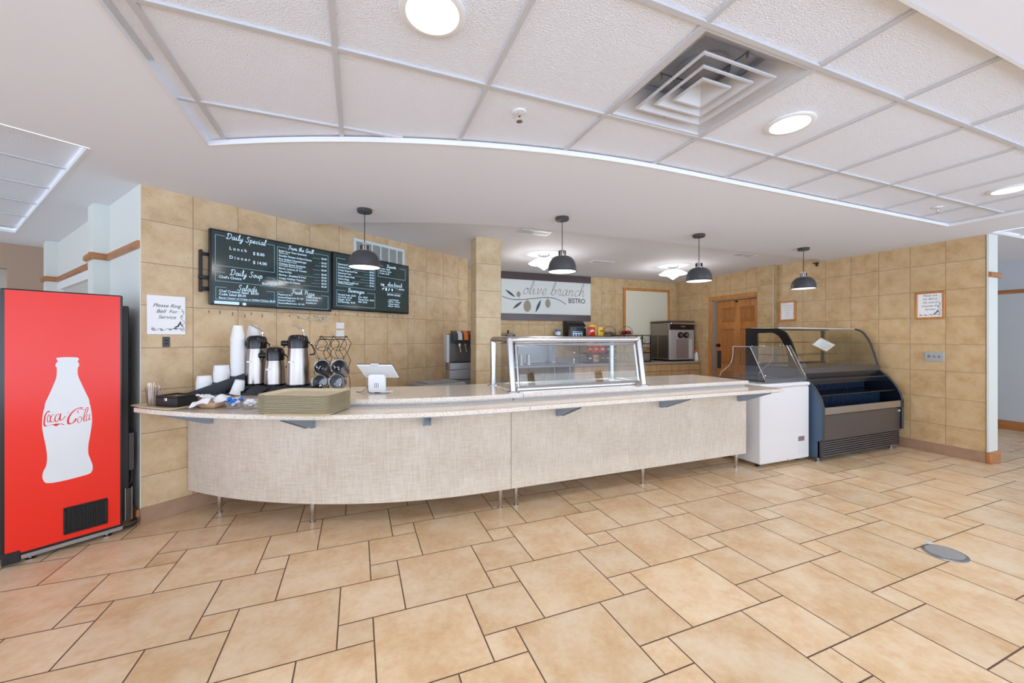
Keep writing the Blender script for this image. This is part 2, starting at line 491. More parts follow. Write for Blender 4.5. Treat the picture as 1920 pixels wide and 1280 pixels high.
# smooth path
def cr(pts, n=6, closed=False):
    P = [Vector(p) for p in pts]; out = []
    N = len(P)
    for i in range(N if closed else N - 1):
        if closed: p0, p1, p2, p3 = P[(i - 1) % N], P[i], P[(i + 1) % N], P[(i + 2) % N]
        else: p0, p1, p2, p3 = P[max(i - 1, 0)], P[i], P[i + 1], P[min(i + 2, N - 1)]
        for k in range(n):
            t = k / n
            out.append(tuple(0.5 * ((2 * p1) + (-p0 + p2) * t + (2 * p0 - 5 * p1 + 4 * p2 - p3) * t * t + (-p0 + 3 * p1 - 3 * p2 + p3) * t ** 3)))
    if not closed: out.append(tuple(P[-1]))
    return out

def ribbon(mb, pts2, wd, y, nib=None):
    """flat stroke in the x/z plane facing -y; wd width or function of (t, direction)"""
    P = [Vector((p[0], p[1])) for p in pts2]; n = len(P)
    if n < 2: return
    v = []
    for i in range(n):
        a = P[max(i - 1, 0)]; b = P[min(i + 1, n - 1)]
        t = (b - a)
        t = t.normalized() if t.length > 1e-9 else Vector((1, 0))
        nr = Vector((-t.y, t.x))
        if nib: h = wd * 0.5 * (0.38 + 0.62 * abs(nr.x * cos(nib) + nr.y * sin(nib)))
        else: h = wd * 0.5
        v.append((P[i].x + nr.x * h, y, P[i].y + nr.y * h)); v.append((P[i].x - nr.x * h, y, P[i].y - nr.y * h))
    mb.add(v, [(2 * i, 2 * i + 1, 2 * i + 3, 2 * i + 2) for i in range(n - 1)])

GL = {
 'a': ([[(.8,.8),(.45,1),(.1,.6),(.15,.1),(.45,0),(.75,.5),(.85,.95),(.8,.3),(.95,0),(1.2,.2)]], 1.1),
 'b': ([[(-.1,.15),(.3,1.2),(.4,2),(.22,2.15),(.1,1.4),(.1,.3),(.35,0),(.7,.3),(.65,.85),(.4,.9)],[(.68,.8),(.95,.78)]], .95),
 'c': ([[(.7,.8),(.5,1),(.15,.7),(.1,.25),(.4,0),(.9,.3)]], .85),
 'd': ([[(.8,.8),(.45,1),(.1,.6),(.15,.1),(.45,0),(.75,.5),(.95,2.0),(.8,.3),(.95,0),(1.2,.2)]], 1.1),
 'e': ([[(-.05,.25),(.5,.5),(.62,.85),(.4,1),(.12,.6),(.2,.1),(.5,0),(.9,.3)]], .85),
 'g': ([[(.8,.8),(.45,1),(.1,.6),(.15,.1),(.45,0),(.75,.5),(.85,.95),(.75,-.4),(.45,-1),(.1,-.7),(.6,-.2),(1.1,.2)]], 1.05),
 'h': ([[(-.1,.15),(.3,1.2),(.4,2),(.22,2.15),(.1,1.4),(.05,0)],[(.06,.3),(.4,.95),(.65,.85),(.65,.2),(.8,0),(1.05,.25)]], 1.0),
 'i': ([[(-.02,.45),(.12,.98),(.14,.25),(.3,0),(.55,.25)],[(.14,1.42),(.2,1.55)]], .56),
 'l': ([[(-.05,.2),(.32,1.2),(.42,2),(.24,2.15),(.12,1.3),(.15,.2),(.3,0),(.55,.25)]], .5),
 'm': ([[(0,.85),(.12,.95),(.1,0)],[(.12,.5),(.4,.95),(.5,.8),(.5,0)],[(.52,.5),(.8,.95),(.95,.75),(.95,.1),(1.1,0),(1.3,.25)]], 1.25),
 'n': ([[(0,.85),(.12,.95),(.1,0)],[(.12,.5),(.45,.95),(.65,.8),(.65,.15),(.8,0),(1.05,.25)]], 1.0),
 'o': ([[(.5,1),(.15,.75),(.1,.25),(.4,0),(.75,.3),(.75,.8),(.5,1),(.5,.85),(1.0,.85)]], .92),
 'p': ([[(.0,.8),(.15,.95),(.05,-1)],[(.12,.5),(.45,1),(.75,.7),(.6,.1),(.15,.1)],[(.6,.1),(.95,.2)]], .92),
 'r': ([[(-.05,.2),(.15,.95),(.32,1.1),(.38,.85),(.6,.85),(.55,.2),(.7,0),(.9,.25)]], .82),
 's': ([[(-.05,.15),(.35,1.1),(.35,.75),(.6,.3),(.4,0),(.05,.1)],[(.4,0),(.8,.2)]], .72),
 't': ([[(.25,1.9),(.15,.3),(.35,0),(.6,.25)],[(-.05,1.2),(.6,1.25)]], .55),
 'u': ([[(0,.9),(.1,.3),(.3,0),(.6,.4),(.72,.95),(.68,.2),(.82,0),(1.05,.25)]], 1.0),
 'v': ([[(0,.8),(.15,.95),(.28,0),(.6,.6),(.65,.95),(.85,.85)]], .82),
 'y': ([[(0,.9),(.1,.3),(.3,.05),(.6,.4),(.72,.95),(.6,-.5),(.3,-1),(.05,-.7),(.5,-.2),(1.0,.25)]], .95),
 'z': ([[(0,.9),(.55,.95),(.1,.05),(.5,0),(.4,-.8),(.15,-.7),(.6,-.1),(.9,.2)]], .82),
 'D': ([[(.45,1.9),(.3,.05)],[(0,1.55),(.5,2.05),(1.25,1.8),(1.4,.9),(.9,.1),(.1,.05),(-.05,.3)]], 1.6),
 'S': ([[(1.1,1.65),(.8,2.05),(.4,1.75),(.55,1.25),(.95,.75),(.8,.1),(.3,0),(0,.4)]], 1.25),
 'F': ([[(.05,1.6),(.4,1.95),(1.4,2.05)],[(.75,1.95),(.6,.5),(.25,0),(0,.3)],[(.4,1.05),(1.0,1.12)]], 1.15),
 'G': ([[(1.2,1.7),(.85,2.05),(.3,1.5),(.12,.6),(.5,0),(1.0,.4),(1.1,1.0)],[(.75,1.0),(1.15,1.02),(1.05,-.2)]], 1.4),
 'P': ([[(.45,1.9),(.3,0)],[(0,1.5),(.5,2.05),(1.2,1.85),(1.1,1.15),(.45,.95)]], 1.15),
 'B': ([[(.45,1.9),(.3,0)],[(0,1.5),(.5,2.05),(1.1,1.85),(.95,1.2),(.5,1.05),(1.1,.9),(1.0,.15),(.2,.0)]], 1.35),
 ' ': ([], .6),
}
def script(mb, text, x, z, xh, y, wd, slant=0.18, nib=None, center=False, sx=1.0, trk=0.14):
    tot = sum(GL[c][1] + trk for c in text) * xh * sx
    if center: x -= tot / 2
    for ch in text:
        st, adv = GL[ch]
        for s_ in st:
            pts = cr([(x + (p[0] * sx + p[1] * slant) * xh, z + p[1] * xh) for p in s_], 5)
            ribbon(mb, pts, wd, y, nib)
        x += (adv + trk) * xh * sx
    return tot

_tc = {}
def text2d(body, size, align='LEFT', shear=0.0, bold=0.0):
    cu = bpy.data.curves.new('t', 'FONT'); cu.body = body; cu.size = size; cu.align_x = align; cu.shear = shear
    cu.offset = bold; cu.resolution_u = 3
    o = bpy.data.objects.new('t', cu); COL.objects.link(o)
    dg = bpy.context.evaluated_depsgraph_get()
    me = bpy.data.meshes.new_from_object(o.evaluated_get(dg))
    v = [(p.co.x, p.co.y) for p in me.vertices]; f = [tuple(p.vertices) for p in me.polygons]
    bpy.data.objects.remove(o); bpy.data.curves.remove(cu); bpy.data.meshes.remove(me)
    return v, f
def text(mb, body, x, z, size, y, align='LEFT', shear=0.0, bold=0.0, sx=1.0):
    v, f = text2d(body, size, align, shear, bold)
    mb.add([(x + p[0] * sx, y, z + p[1]) for p in v], f)
def frame(mb, x0, x1, z0, z1, wd, y, gaps=()):
    """thin outline in x/z plane; gaps = list of (xa, xb) on top edge"""
    def q(a, b, c, d): mb.add([(a, y, c), (b, y, c), (b, y, d), (a, y, d)], [(0, 1, 2, 3)])
    q(x0, x0 + wd, z0, z1); q(x1 - wd, x1, z0, z1); q(x0, x1, z0, z0 + wd)
    xs = x0
    for a, b in gaps: q(xs, a, z1 - wd, z1); xs = b
    q(xs, x1, z1 - wd, z1)

# ------------------------------------------------------------------ floor
def build_floor():
    mb = MB(); X0, X1, Y0, Y1 = -9.5, 13.5, -2.6, 10.5
    mb.mi = 1; mb.add([(X0, Y0, 0), (X1, Y0, 0), (X1, Y1, 0), (X0, Y1, 0)], [(0, 1, 2, 3)]); mb.mi = 0
    u = 0.1517; ox, oy = 0.069, 1.978; g = 0.0032; zt = 0.0015; rnd = [0.0]
    def tile(i, j, s):
        x0, x1 = ox + u * i + g, ox + u * (i + s) - g
        y1, y0 = oy - u * j - g, oy - u * (j + s) + g
        if x0 < X0 or x1 > X1 or y0 < Y0 or y1 > Y1: return
        mb.add([(x0, y0, zt), (x1, y0, zt), (x1, y1, zt), (x0, y1, zt)], [(0, 1, 2, 3)]); rnd.append(random.random())
    for p in range(-60, 60):
        for q in range(-40, 40):
            i, j = p + 3 * q, -3 * p + 5 * q
            tile(i, j, 3); tile(i - 1, j, 1); tile(i - 1, j - 2, 2)
    o = struct('floor', mb, [floor_tile, grout])
    at = o.data.attributes.new('rnd', 'FLOAT', 'FACE')
    at.data.foreach_set('value', rnd)
    return o
build_floor()

# ------------------------------------------------------------------ ceiling
def arc_pts(cx, cy, R, x0, x1, n=28):
    a0 = math.asin((x0 - cx) / R); a1 = math.asin((x1 - cx) / R)
    return [(cx + R * sin(a0 + (a1 - a0) * k / n), cy - R * cos(a0 + (a1 - a0) * k / n)) for k in range(n + 1)]
TX0, TX1, TY0, TY1 = -0.795, 5.40, 0.71, 2.02
def tray_y(x): return TY1 if x >= 1.9 else 7.57 - sqrt(5.55 ** 2 - (x - 1.9) ** 2)
tray = arc_pts(1.9, 7.57, 5.55, TX0, 1.9) + [(TX1, TY1), (TX1, TY0), (TX0, TY0)]
kit = arc_pts(2.0, 8.10, 4.55, -0.42, 2.0) + [(6.26, 3.55), (6.26, 6.44), (1.5, 6.44), (1.5, 5.60)]
kit[0] = lpos(1.22, 0.02)[:2]; kit.append(lpos(3.575, 0.02)[:2])
ltr = [lpos(-0.32, -0.47)[:2], lpos(-0.32, 2.81)[:2], lpos(-5.0, 2.81)[:2], lpos(-5.0, -0.47)[:2]]
rtr = [(6.12, 1.97), (9.4, 1.97), (9.4, TY0), (6.12, TY0)]
def plane_with_holes(mb, outer, holes, z):
    polys = [[Vector((x, y, 0)) for x, y in outer]] + [[Vector((x, y, 0)) for x, y in h] for h in holes]
    flat = [p for pl in polys for p in pl]
    mb.add([(p.x, p.y, z) for p in flat], [tuple(t) for t in geometry.tessellate_polygon(polys)])
def rim(mb, poly, z0, z1):
    n = len(poly)
    mb.add([(x, y, z0) for x, y in poly] + [(x, y, z1) for x, y in poly], [(i, (i + 1) % n, n + (i + 1) % n, n + i) for i in range(n)])
mb = MB()
outer = [(-9.5, -2.6), (13.5, -2.6), (13.5, 10.5), (-9.5, 10.5)]
plane_with_holes(mb, outer, [tray, kit, ltr, rtr], S_Z)
rim(mb, kit, S_Z, K_Z + 0.005)
struct('ceiling', mb, white_ceiling)
mb = MB(); mb.box(-1.0, 6.6, 3.2, 6.8, K_Z, K_Z + 0.05)
struct('ceiling', mb, white_ceiling)
# lip of white trim around each recessed grid
def lip(poly):
    mb = MB(); n = len(poly)
    c = Vector((sum(p[0] for p in poly) / n, sum(p[1] for p in poly) / n))
    inner = []
    for i in range(n):
        a, b, d = Vector(poly[i - 1]), Vector(poly[i]), Vector(poly[(i + 1) % n])
        t1, t2 = (b - a).normalized(), (d - b).normalized()
        n1, n2 = Vector((-t1.y, t1.x)), Vector((-t2.y, t2.x))
        if area(poly) < 0: n1, n2 = -n1, -n2
        nn = (n1 + n2) / max(0.3, 1 + n1.dot(n2))
        inner.append((b.x + nn.x * 0.012, b.y + nn.y * 0.012))
    z0, z1 = S_Z - 0.004, G_Z
    v = [(*p, z0) for p in poly] + [(*p, z0) for p in inner] + [(*p, z1) for p in inner]
    f = []
    for i in range(n):
        j = (i + 1) % n
        f += [(i, j, n + j, n + i), (n + i, n + j, 2 * n + j, 2 * n + i)]
    mb.add(v, f); return mb
def area(p): return sum(p[i - 1][0] * p[i][1] - p[i][0] * p[i - 1][1] for i in range(len(p)))
struct('trim_1', lip(tray), trim_white); struct('trim_2', lip(ltr), trim_white); struct('trim_3', lip(rtr), trim_white)

GX = [-0.081 + 0.618 * n for n in range(-1, 9)]
GY = [1.661 + 0.6145 * n for n in (-1, 0, 1)]
DIF = (GX[3], GX[4], GY[0], GY[1])        # cell holding the air diffuser
mb = MB()
hole = [(DIF[0] + .012, DIF[2] + .012), (DIF[1] - .012, DIF[2] + .012), (DIF[1] - .012, DIF[3] - .012), (DIF[0] + .012, DIF[3] - .012)]
plane_with_holes(mb, [(TX0 - .1, TY0 - .1), (TX1 + .1, TY0 - .1), (TX1 + .1, 2.85), (TX0 - .1, 2.85)], [hole], G_Z + 0.008)
tg = struct('ceiling', mb, tile_ceiling)
mb = MB()
for x in GX: mb.bbox(x - .012, x + .012, TY0, tray_y(x) - .002, G_Z - .002, G_Z + .0085, .002)
for y in GY:
    xa = TX0 if y < 2.02 else TX0
    xb = TX1
    if y > 2.02: xb = 1.9 - sqrt(5.55 ** 2 - (7.57 - y) ** 2)
    mb.bbox(xa, xb, y - .012, y + .012, G_Z - .0025, G_Z + .0085, .002)
for x in (TX0 + .02, TX1 - .02): mb.box(x - .012, x + .012, TY0, 2.0, G_Z - .002, G_Z + .008)
mb.box(TX0, TX1, TY0 + .008, TY0 + .03, G_Z - .002, G_Z + .008)
obj('ceiling_grid', mb, grid_white, tg, smooth=False)
# left wing grid
mb = MB(); mb.box(-5.05, -0.3, -0.5, 2.85, G_Z + 0.008, G_Z + 0.02)
lg = struct('ceiling', mb, tile_ceiling, loc=lpos(0, 0), rotz=LA)
mb = MB()
for y in (0.15, 0.77, 1.38, 2.0, 2.6): mb.box(-5, -.33, y - .012, y + .012, G_Z - .002, G_Z + .008)
for x in (-.95, -1.57, -2.19, -2.8): mb.box(x - .012, x + .012, -.46, 2.8, G_Z - .002, G_Z + .008)
obj('ceiling_grid', mb, grid_white, lg, smooth=False)
mb = MB(); mb.box(6.1, 9.42, TY0 - .02, 1.99, G_Z + 0.008, G_Z + 0.02)
rg = struct('ceiling', mb, tile_ceiling)
mb = MB()
for x in (6.75, 7.37, 7.98, 8.6): mb.box(x - .012, x + .012, TY0, 1.96, G_Z - .002, G_Z + .008)
for y in (1.045, 1.66): mb.box(6.13, 9.4, y - .012, y + .012, G_Z - .002, G_Z + .008)
obj('ceiling_grid', mb, grid_white, rg, smooth=False)

# ------------------------------------------------------------------ walls
mb = MB(); mb.box(0.006, 3.58, 0, 0.15, 0, 2.6)
struct('wall_left', mb, wt_left, loc=lpos(0, 0), rotz=LA)
mb = MB(); mb.box(0.0, 0.15, 0.002, 3.62, 0, 2.6); mb.box(3.43, 3.58, .15, .9, 0, 2.6)
ww = struct('wall_wing', mb, white_paint, loc=lpos(0, 0), rotz=LA)
for y, h in ((0.84, 0), (3.06, 0)):
    mb = MB(); mb.box(-0.0915, 0.002, y, y + 0.19, 0, 2.6)
    struct('wall_pilaster', mb, white_paint, loc=lpos(0, 0), rotz=LA)
# picture rail of the wing
mb = MB()
prof = [(0, 0), (-.010, 0), (-.024, .010), (-.026, .038), (-.018, .044), (-.018, .053), (0, .055)]
def rail_run(mb, x, y0, y1, z):     # on a face at x looking towards -x
    v = []; n = len(prof)
    for yy in (y0, y1): v += [(x + p[0], yy, z + p[1]) for p in prof]
    mb.add(v, [(i, (i + 1) % n, n + (i + 1) % n, n + i) for i in range(n)] + [tuple(range(n)), tuple(range(2 * n - 1, n - 1, -1))])
def rail_face(mb, x0, x1, y, z):    # on a face at y looking towards -y
    v = []; n = len(prof)
    for xx in (x0, x1): v += [(xx, y + p[0], z + p[1]) for p in prof]
    mb.add(v, [(i, (i + 1) % n, n + (i + 1) % n, n + i) for i in range(n)] + [tuple(range(n)), tuple(range(2 * n - 1, n - 1, -1))])
rail_run(mb, 0, 0.0, 0.84, 1.967); rail_face(mb, -.12, 0, 0.84, 1.967); rail_run(mb, -.0915, .815, 1.06, 1.967)
rail_run(mb, 0, 1.03, 3.06, 1.967); rail_face(mb, -.12, 0, 3.06, 1.967); rail_run(mb, -.0915, 3.035, 3.28, 1.967)
struct('trim_4', mb, oak_h, loc=lpos(0, 0), rotz=LA)
mb = MB(); mb.bbox(-.022, 0, -.004, .83, 0, .11, .006)
struct('baseboard_wing', mb, oak_h, loc=lpos(0, 0), rotz=LA)
# door opening in the wing
mb = MB()
mb.box(-.03, 0.001, 1.35, 1.42, 0, 1.93); mb.box(-.03, 0.001, 2.75, 2.82, 0, 1.93); mb.box(-.035, 0.001, 1.33, 2.84, 1.86, 1.93); mb.box(-.02, .001, 1.30, 2.87, 1.93, 1.95)
d2 = struct('door_2', mb, trim_white, loc=lpos(0, 0), rotz=LA)
mb = MB(); mb.box(-.004, 0.0015, 1.42, 2.75, 0, 1.86); obj('door_panel', mb, beige_wall, d2, smooth=False)
mb = MB(); mb.box(-.012, -.003, 1.10, 1.28, 0, 1.86)
struct('trim_5', mb, mat('dark_reveal', (60, 56, 56), .6), loc=lpos(0, 0), rotz=LA)
# far end of the left wing
mb = MB(); mb.box(-7.5, 0.16, 3.62, 3.75, 2.13, 2.6); mb.box(-.32, 0.16, 3.62, 3.75, 0, 2.13)
struct('wall_far', mb, tan_wall, loc=lpos(0, 0), rotz=LA)
mb = MB(); mb.box(-7.5, 1.0, 4.9, 5.0, 0, 2.6)
struct('wall_far', mb, beige_wall, loc=lpos(0, 0), rotz=LA)
mb = MB(); mb.box(-7.5, 1.0, 4.86, 4.90, 1.70, 1.78)
struct('trim_6', mb, white_paint, loc=lpos(0, 0), rotz=LA)
# tiled back wall and right wall
mb = MB(); mb.box(0, 5.37, 0, 0.15, 0, 2.6)
struct('wall_back', mb, wt_back, loc=(1.0, 6.38, 0))
mb = MB()
mb.box(0, 0.88, 0, 0.17, 0, 2.6); mb.box(0.88, 1.80, 0, 0.17, 2.04, 2.6); mb.box(1.80, 4.36, 0, 0.17, 0, 2.6)
struct('wall_right', mb, wt_right, loc=(6.2, 6.38, 0), rotz=-pi / 2)
mb = MB(); mb.box(0, .26, 0, .10, 0, 2.6)
struct('wall_pilaster', mb, wt_pil, loc=(6.10, 4.51, 0), rotz=-pi / 2)
mb = MB(); mb.box(6.096, 6.112, 4.246, 4.254, 0, K_Z)
struct('trim_7', mb, mat('corner_strip', (190, 182, 168), .35), )
mb = MB(); mb.box(0, .30, 0, .23, 0, K_Z)
struct('wall_column', mb, wt_col, loc=(1.257, 4.304, 0))
# baseboards
mb = MB(); mb.bbox(0.0, 3.55, -.012, 0, 0, .118, .004)
struct('baseboard_left', mb, base_tile, loc=lpos(0, 0), rotz=LA)
mb = MB(); mb.bbox(0, .86, -.012, 0, 0, .118, .004); mb.bbox(2.15, 4.36, -.012, 0, 0, .118, .004)
struct('baseboard_right', mb, base_tile, loc=(6.2, 6.38, 0), rotz=-pi / 2)
mb = MB(); mb.box(6.185, 6.38, 2.005, 2.0205, 0, 2.6)
struct('wall_end', mb, white_paint)
mb = MB(); mb.bbox(6.178, 6.40, 1.985, 2.03, 0, .125, .01)
struct('baseboard_end', mb, oak_h)
mb = MB(); rail_face(mb, 6.178, 6.41, 2.006, 1.97)
struct('trim_8', mb, oak_h)
# hall beyond the right wall
mb = MB(); mb.box(8.8, 8.95, -2.6, 10, 0, 2.6)
struct('wall_hall', mb, grey_wall)
mb = MB(); mb.box(6.37, 8.8, 9.8, 9.95, 0, 2.6)
struct('wall_hall', mb, grey_wall)
mb = MB(); rail_run(mb, 8.8, -2.6, 9.8, 1.967)
struct('trim_9', mb, oak_h)
mb = MB(); mb.bbox(8.778, 8.8, -2.6, 9.8, 0, .13, .006)
struct('baseboard_hall', mb, oak_h)

# glazed front of the hall behind the viewer: unseen posts, sill and transom added to stripe the reflections
mb = MB()
for k in range(13):
    x = -9.2 + k * 1.85; mb.box(x - (.17 if k % 3 == 0 else .05), x + (.17 if k % 3 == 0 else .05), -2.62, -2.45, 0, 2.43)
mb.box(-9.5, 13.5, -2.60, -2.47, 0, .12); mb.box(-9.5, 13.5, -2.60, -2.47, 2.05, 2.12)
struct('window_1', mb, mat('window_frame_brown', (110, 84, 66), .5))

# ------------------------------------------------------------------ door in the right wall
def build_door():
    mb = MB()
    W0, W1, H = 0.88, 1.80, 2.04
    mb.bbox(W0 - .055, W0 + .012, -.014, .01, 0, H - .012, .005); mb.bbox(W1 - .012, W1 + .055, -.014, .01, 0, H - .012, .005)
    mb.bbox(W0 - .055, W1 + .055, -.016, .01, H - .012, H + .055, .005)
    d = struct('door_1', mb, oak, loc=(6.2, 6.38, 0), rotz=-pi / 2)
    mb = MB(); mb.box(W0 + .012, W0 + .03, .01, .17, 0, H - .012); mb.box(W1 - .03, W1 - .012, .01, .17, 0, H - .012); mb.box(W0 + .012, W1 - .012, .01, .17, H - .03, H - .012)
    obj('door_jamb', mb, mat('jamb_grey', (168, 160, 148), .5), d, smooth=False)
    L0, L1, y = W0 + .032, W1 - .032, .10
    mb = MB(); mb.bbox(L0, L1, y, y + .045, 0.008, H - .032, .003)
    leaf = obj('door_leaf', mb, door_wood, d)
    mb = MB()
    mid = (L0 + L1) / 2
    for xa, xb in ((L0 + .11, mid - .055), (mid + .055, L1 - .11)):
        for za, zb in ((1.62, 1.88), (.86, 1.50), (.22, .72)):
            # moulding ring and raised field
            for q in ((xa, xa + .026, za + .026, zb - .026), (xb - .026, xb, za + .026, zb - .026), (xa, xb, za, za + .026), (xa, xb, zb - .026, zb)):
                mb.bbox(q[0], q[1], y - .014, y + .002, q[2], q[3], .006)
            mb.bbox(xa + .045, xb - .045, y - .010, y + .002, za + .035, zb - .035, .004)
    obj('door_moulding', mb, mat('door_moulding_shaded', (164, 102, 50), .34, noise=(2.5, (186, 122, 66), 6), stretch=(9, 9, 1.1)), leaf)  # darker tint paints relief shading onto the mouldings and raised fields
    mb = MB(); mb.lathe([(.001, -.05), (.028, -.048), (.03, -.03), (.012, -.022), (.012, 0), (.03, 0), (.03, .004)], n=20)
    k = obj('door_knob', mb, black_matte, leaf); k.rotation_euler = (-pi / 2, 0, 0); k.location = (L0 + .055, y - .002, 1.19)
    k.rotation_euler = (pi / 2 + pi, 0, 0)
    mb = MB(); mb.bbox(L0 + .015, L0 + .10, y - .004, y, .76, 1.09, .002)
    obj('push_plate', mb, dark_metal, leaf)
    mb = MB(); mb.cyl((mid, y - .03, H - .07), (mid, y, H - .07), .01, 10); mb.box(mid - .012, mid + .012, y - .03, y - .005, H - .075, H - .045)
    obj('door_hook', mb, black_matte, leaf)
build_door()

# ------------------------------------------------------------------ ceiling fixtures
def diffuser():
    x0, x1, y0, y1 = DIF; cx, cy = (x0 + x1) / 2, (y0 + y1) / 2; h = (x1 - x0) / 2 - .012
    t = thing('air_diffuser', 'large square white ceiling air diffuser with nested louvres', 'air vent', (cx, cy, G_Z))
    def frust(mb, a0, z0, a1, z1):
        v = [(-a0, -a0, z0), (a0, -a0, z0), (a0, a0, z0), (-a0, a0, z0), (-a1, -a1, z1), (a1, -a1, z1), (a1, a1, z1), (-a1, a1, z1)]
        mb.add(v, [(i, (i + 1) % 4, 4 + (i + 1) % 4, 4 + i) for i in range(4)])
    mb = MB()
    frust(mb, h, 0, h - .014, 0); frust(mb, h - .014, 0, h - .02, .012); frust(mb, h - .02, .012, h - .12, .085)
    frust(mb, h - .12, .085, h - .12, .11)
    obj('outer_frame', mb, grid_white, t, smooth=False)
    mb = MB(); mb.add([(-h, -h, .11), (h, -h, .11), (h, h, .11), (-h, h, .11)], [(0, 1, 2, 3)])
    mb.lathe([(.12, .085), (.12, .108), (.001, .109)], n=24)
    obj('duct_collar', mb, grid_white, t)
    for s_ in (.205, .145, .085):
        mb = MB()
        frust(mb, s_, -.004, s_, .004); frust(mb, s_, .004, s_ - .012, .006); frust(mb, s_ - .012, .006, s_ - .07 if s_ > .1 else .02, .062)
        frust(mb, s_, -.004, s_ - .010, -.004); frust(mb, s_ - .010, -.004, (s_ - .072) if s_ > .1 else .018, .055)
        if s_ < .1: frust(mb, .022, .054, .0005, .054)
        obj('louvre', mb, grid_white, t, smooth=False)
    for a in range(4):
        mb = MB(); mb.T = Matrix.Rotation(pi / 2 * a, 4, 'Z')
        mb.box(.10, .235, -.002, .002, .034, .038); mb.box(.226, .232, -.004, .004, .012, .038)
        obj('louvre_bracket', mb, grey_metal, t, smooth=False)
diffuser()

def recessed(loc, label, r=.085):
    t = thing('recessed_light', label, 'ceiling light', loc, 0, 'round recessed ceiling lights')
    mb = MB(); mb.lathe([(r + .028, .006), (r + .028, 0), (r + .022, -.004), (r + .006, -.004), (r, .004)], n=40)
    obj('trim_ring', mb, trim_white, t)
    mb = MB(); mb.disc((0, 0, .0005), r, 40); obj('lens', mb, lamp_white, t, smooth=False)
    return t
for (x, y), lb in zip([(.241, 1.357), (2.105, 1.378), (4.584, 1.381)],
                      ['round white recessed ceiling light at the top edge, left of the square air diffuser',
                       'round white recessed ceiling light just right of the square air diffuser',
                       'round white recessed ceiling light at the far right, nearest the end of the right wall']):
    recessed((x, y, G_Z - .001), lb)
    ld = bpy.data.lights.new('recessed_lamp', 'AREA'); ld.shape = 'DISK'; ld.size = .16; ld.energy = 8; ld.color = (1, .96, .92)
    lo = bpy.data.objects.new('recessed_lamp', ld); COL.objects.link(lo); lo.location = (x, y, G_Z - .012)

def sprinkler(loc, label):
    t = thing('fire_sprinkler', label, 'sprinkler', loc)
    mb = MB(); mb.lathe([(.001, -.004), (.012, -.004), (.034, -.003), (.036, .008)], n=24); obj('escutcheon', mb, trim_white, t)
    mb = MB(); mb.lathe([(.011, 0), (.011, -.014), (.006, -.018)], n=12)
    for s_ in (-1, 1): mb.tube([(s_ * .009, 0, -.014), (s_ * .013, 0, -.028), (s_ * .004, 0, -.042)], .002, 6)
    mb.lathe([(.001, -.044), (.016, -.044), (.016, -.042), (.001, -.042)], n=16)
    obj('sprinkler_head', mb, chrome, t)
sprinkler((.751, 1.806, G_Z + .004), 'small sprinkler head in ceiling tile above the serving counter, left of the diffuser')
sprinkler((4.649, 1.802, G_Z + .004), 'small sprinkler head in ceiling tile near the far right corner of the grid')

def pendant():
    t = thing('pendant_lamp', '', 'pendant lamp', (0, 0, S_Z), 0, 'dark dome pendants above the counter')
    mb = MB(); mb.lathe([(.001, -.03), (.055, -.03), (.062, -.022), (.062, -.004), (.06, 0)], n=36); obj('canopy', mb, charcoal, t)
    mb = MB(); mb.cyl((0, 0, -.03), (0, 0, -.30), .0032, 8); obj('cord', mb, black_wire, t)
    mb = MB(); mb.lathe([(.001, -.285), (.010, -.285), (.012, -.30), (.034, -.302), (.034, -.307), (.028, -.309), (.028, -.345), (.034, -.347), (.034, -.352), (.02, -.354)], n=28)
    sk = obj('socket_collar', mb, chrome, t)
    mb = MB()
    for k in range(8):
        a = 2 * pi * k / 8; mb.cyl((.031 * cos(a), .031 * sin(a), -.305), (.031 * cos(a), .031 * sin(a), -.35), .0035, 6)
    obj('collar_rib', mb, black_gloss, sk)
    R, H, z0 = .128, .125, -.352
    out = [(.03, z0)] + [(.03 + (R - .03) * sin(a) ** 0.86, z0 - H * (1 - cos(a))) for a in [pi / 2 * k / 14 for k in range(1, 15)]]
    zb = out[-1][1]
    out += [(R + .002, zb - .012), (R + .005, zb - .016), (R + .003, zb - .019)]
    inn = [(R - .003, zb - .016)] + [(p[0] - .004, p[1] - .002) for p in reversed(out[1:-3])]
    mb = MB(); mb.lathe(out, n=48); obj('shade', mb, charcoal, t)
    mb = MB(); mb.lathe(inn + [(.001, z0 - .004)], n=48); obj('shade_lining', mb, shade_in, t)
    mb = MB(); mb.disc((0, 0, zb - .008), R - .006, 40); obj('diffuser', mb, lamp_soft, t, smooth=False)  # glowing disc added to stand for the blown-out inside of the shade
    return t
P0 = pendant()
plist = [((.057, 3.569), 'dark grey dome pendant lamp hanging in front of the menu screens'),
         ((1.73, 3.149), 'dark grey dome pendant lamp hanging in front of the olive branch sign'),
         ((3.363, 3.14), 'dark grey dome pendant lamp hanging right of the glass guard, before the kitchen corner'),
         ((5.059, 3.149), 'dark grey dome pendant lamp hanging above the glass display case')]
for i, ((x, y), lb) in enumerate(plist):
    if i == 0: P0.location = (x, y, S_Z); P0['label'] = lb
    else: dup(P0, (x, y, S_Z), 0, lb)
    ld = bpy.data.lights.new('pendant_lamp_light', 'AREA'); ld.shape = 'DISK'; ld.size = .2; ld.energy = 3; ld.color = (1, .95, .9)
    lo = bpy.data.objects.new('pendant_lamp_light', ld); COL.objects.link(lo); lo.location = (x, y, S_Z - .51)

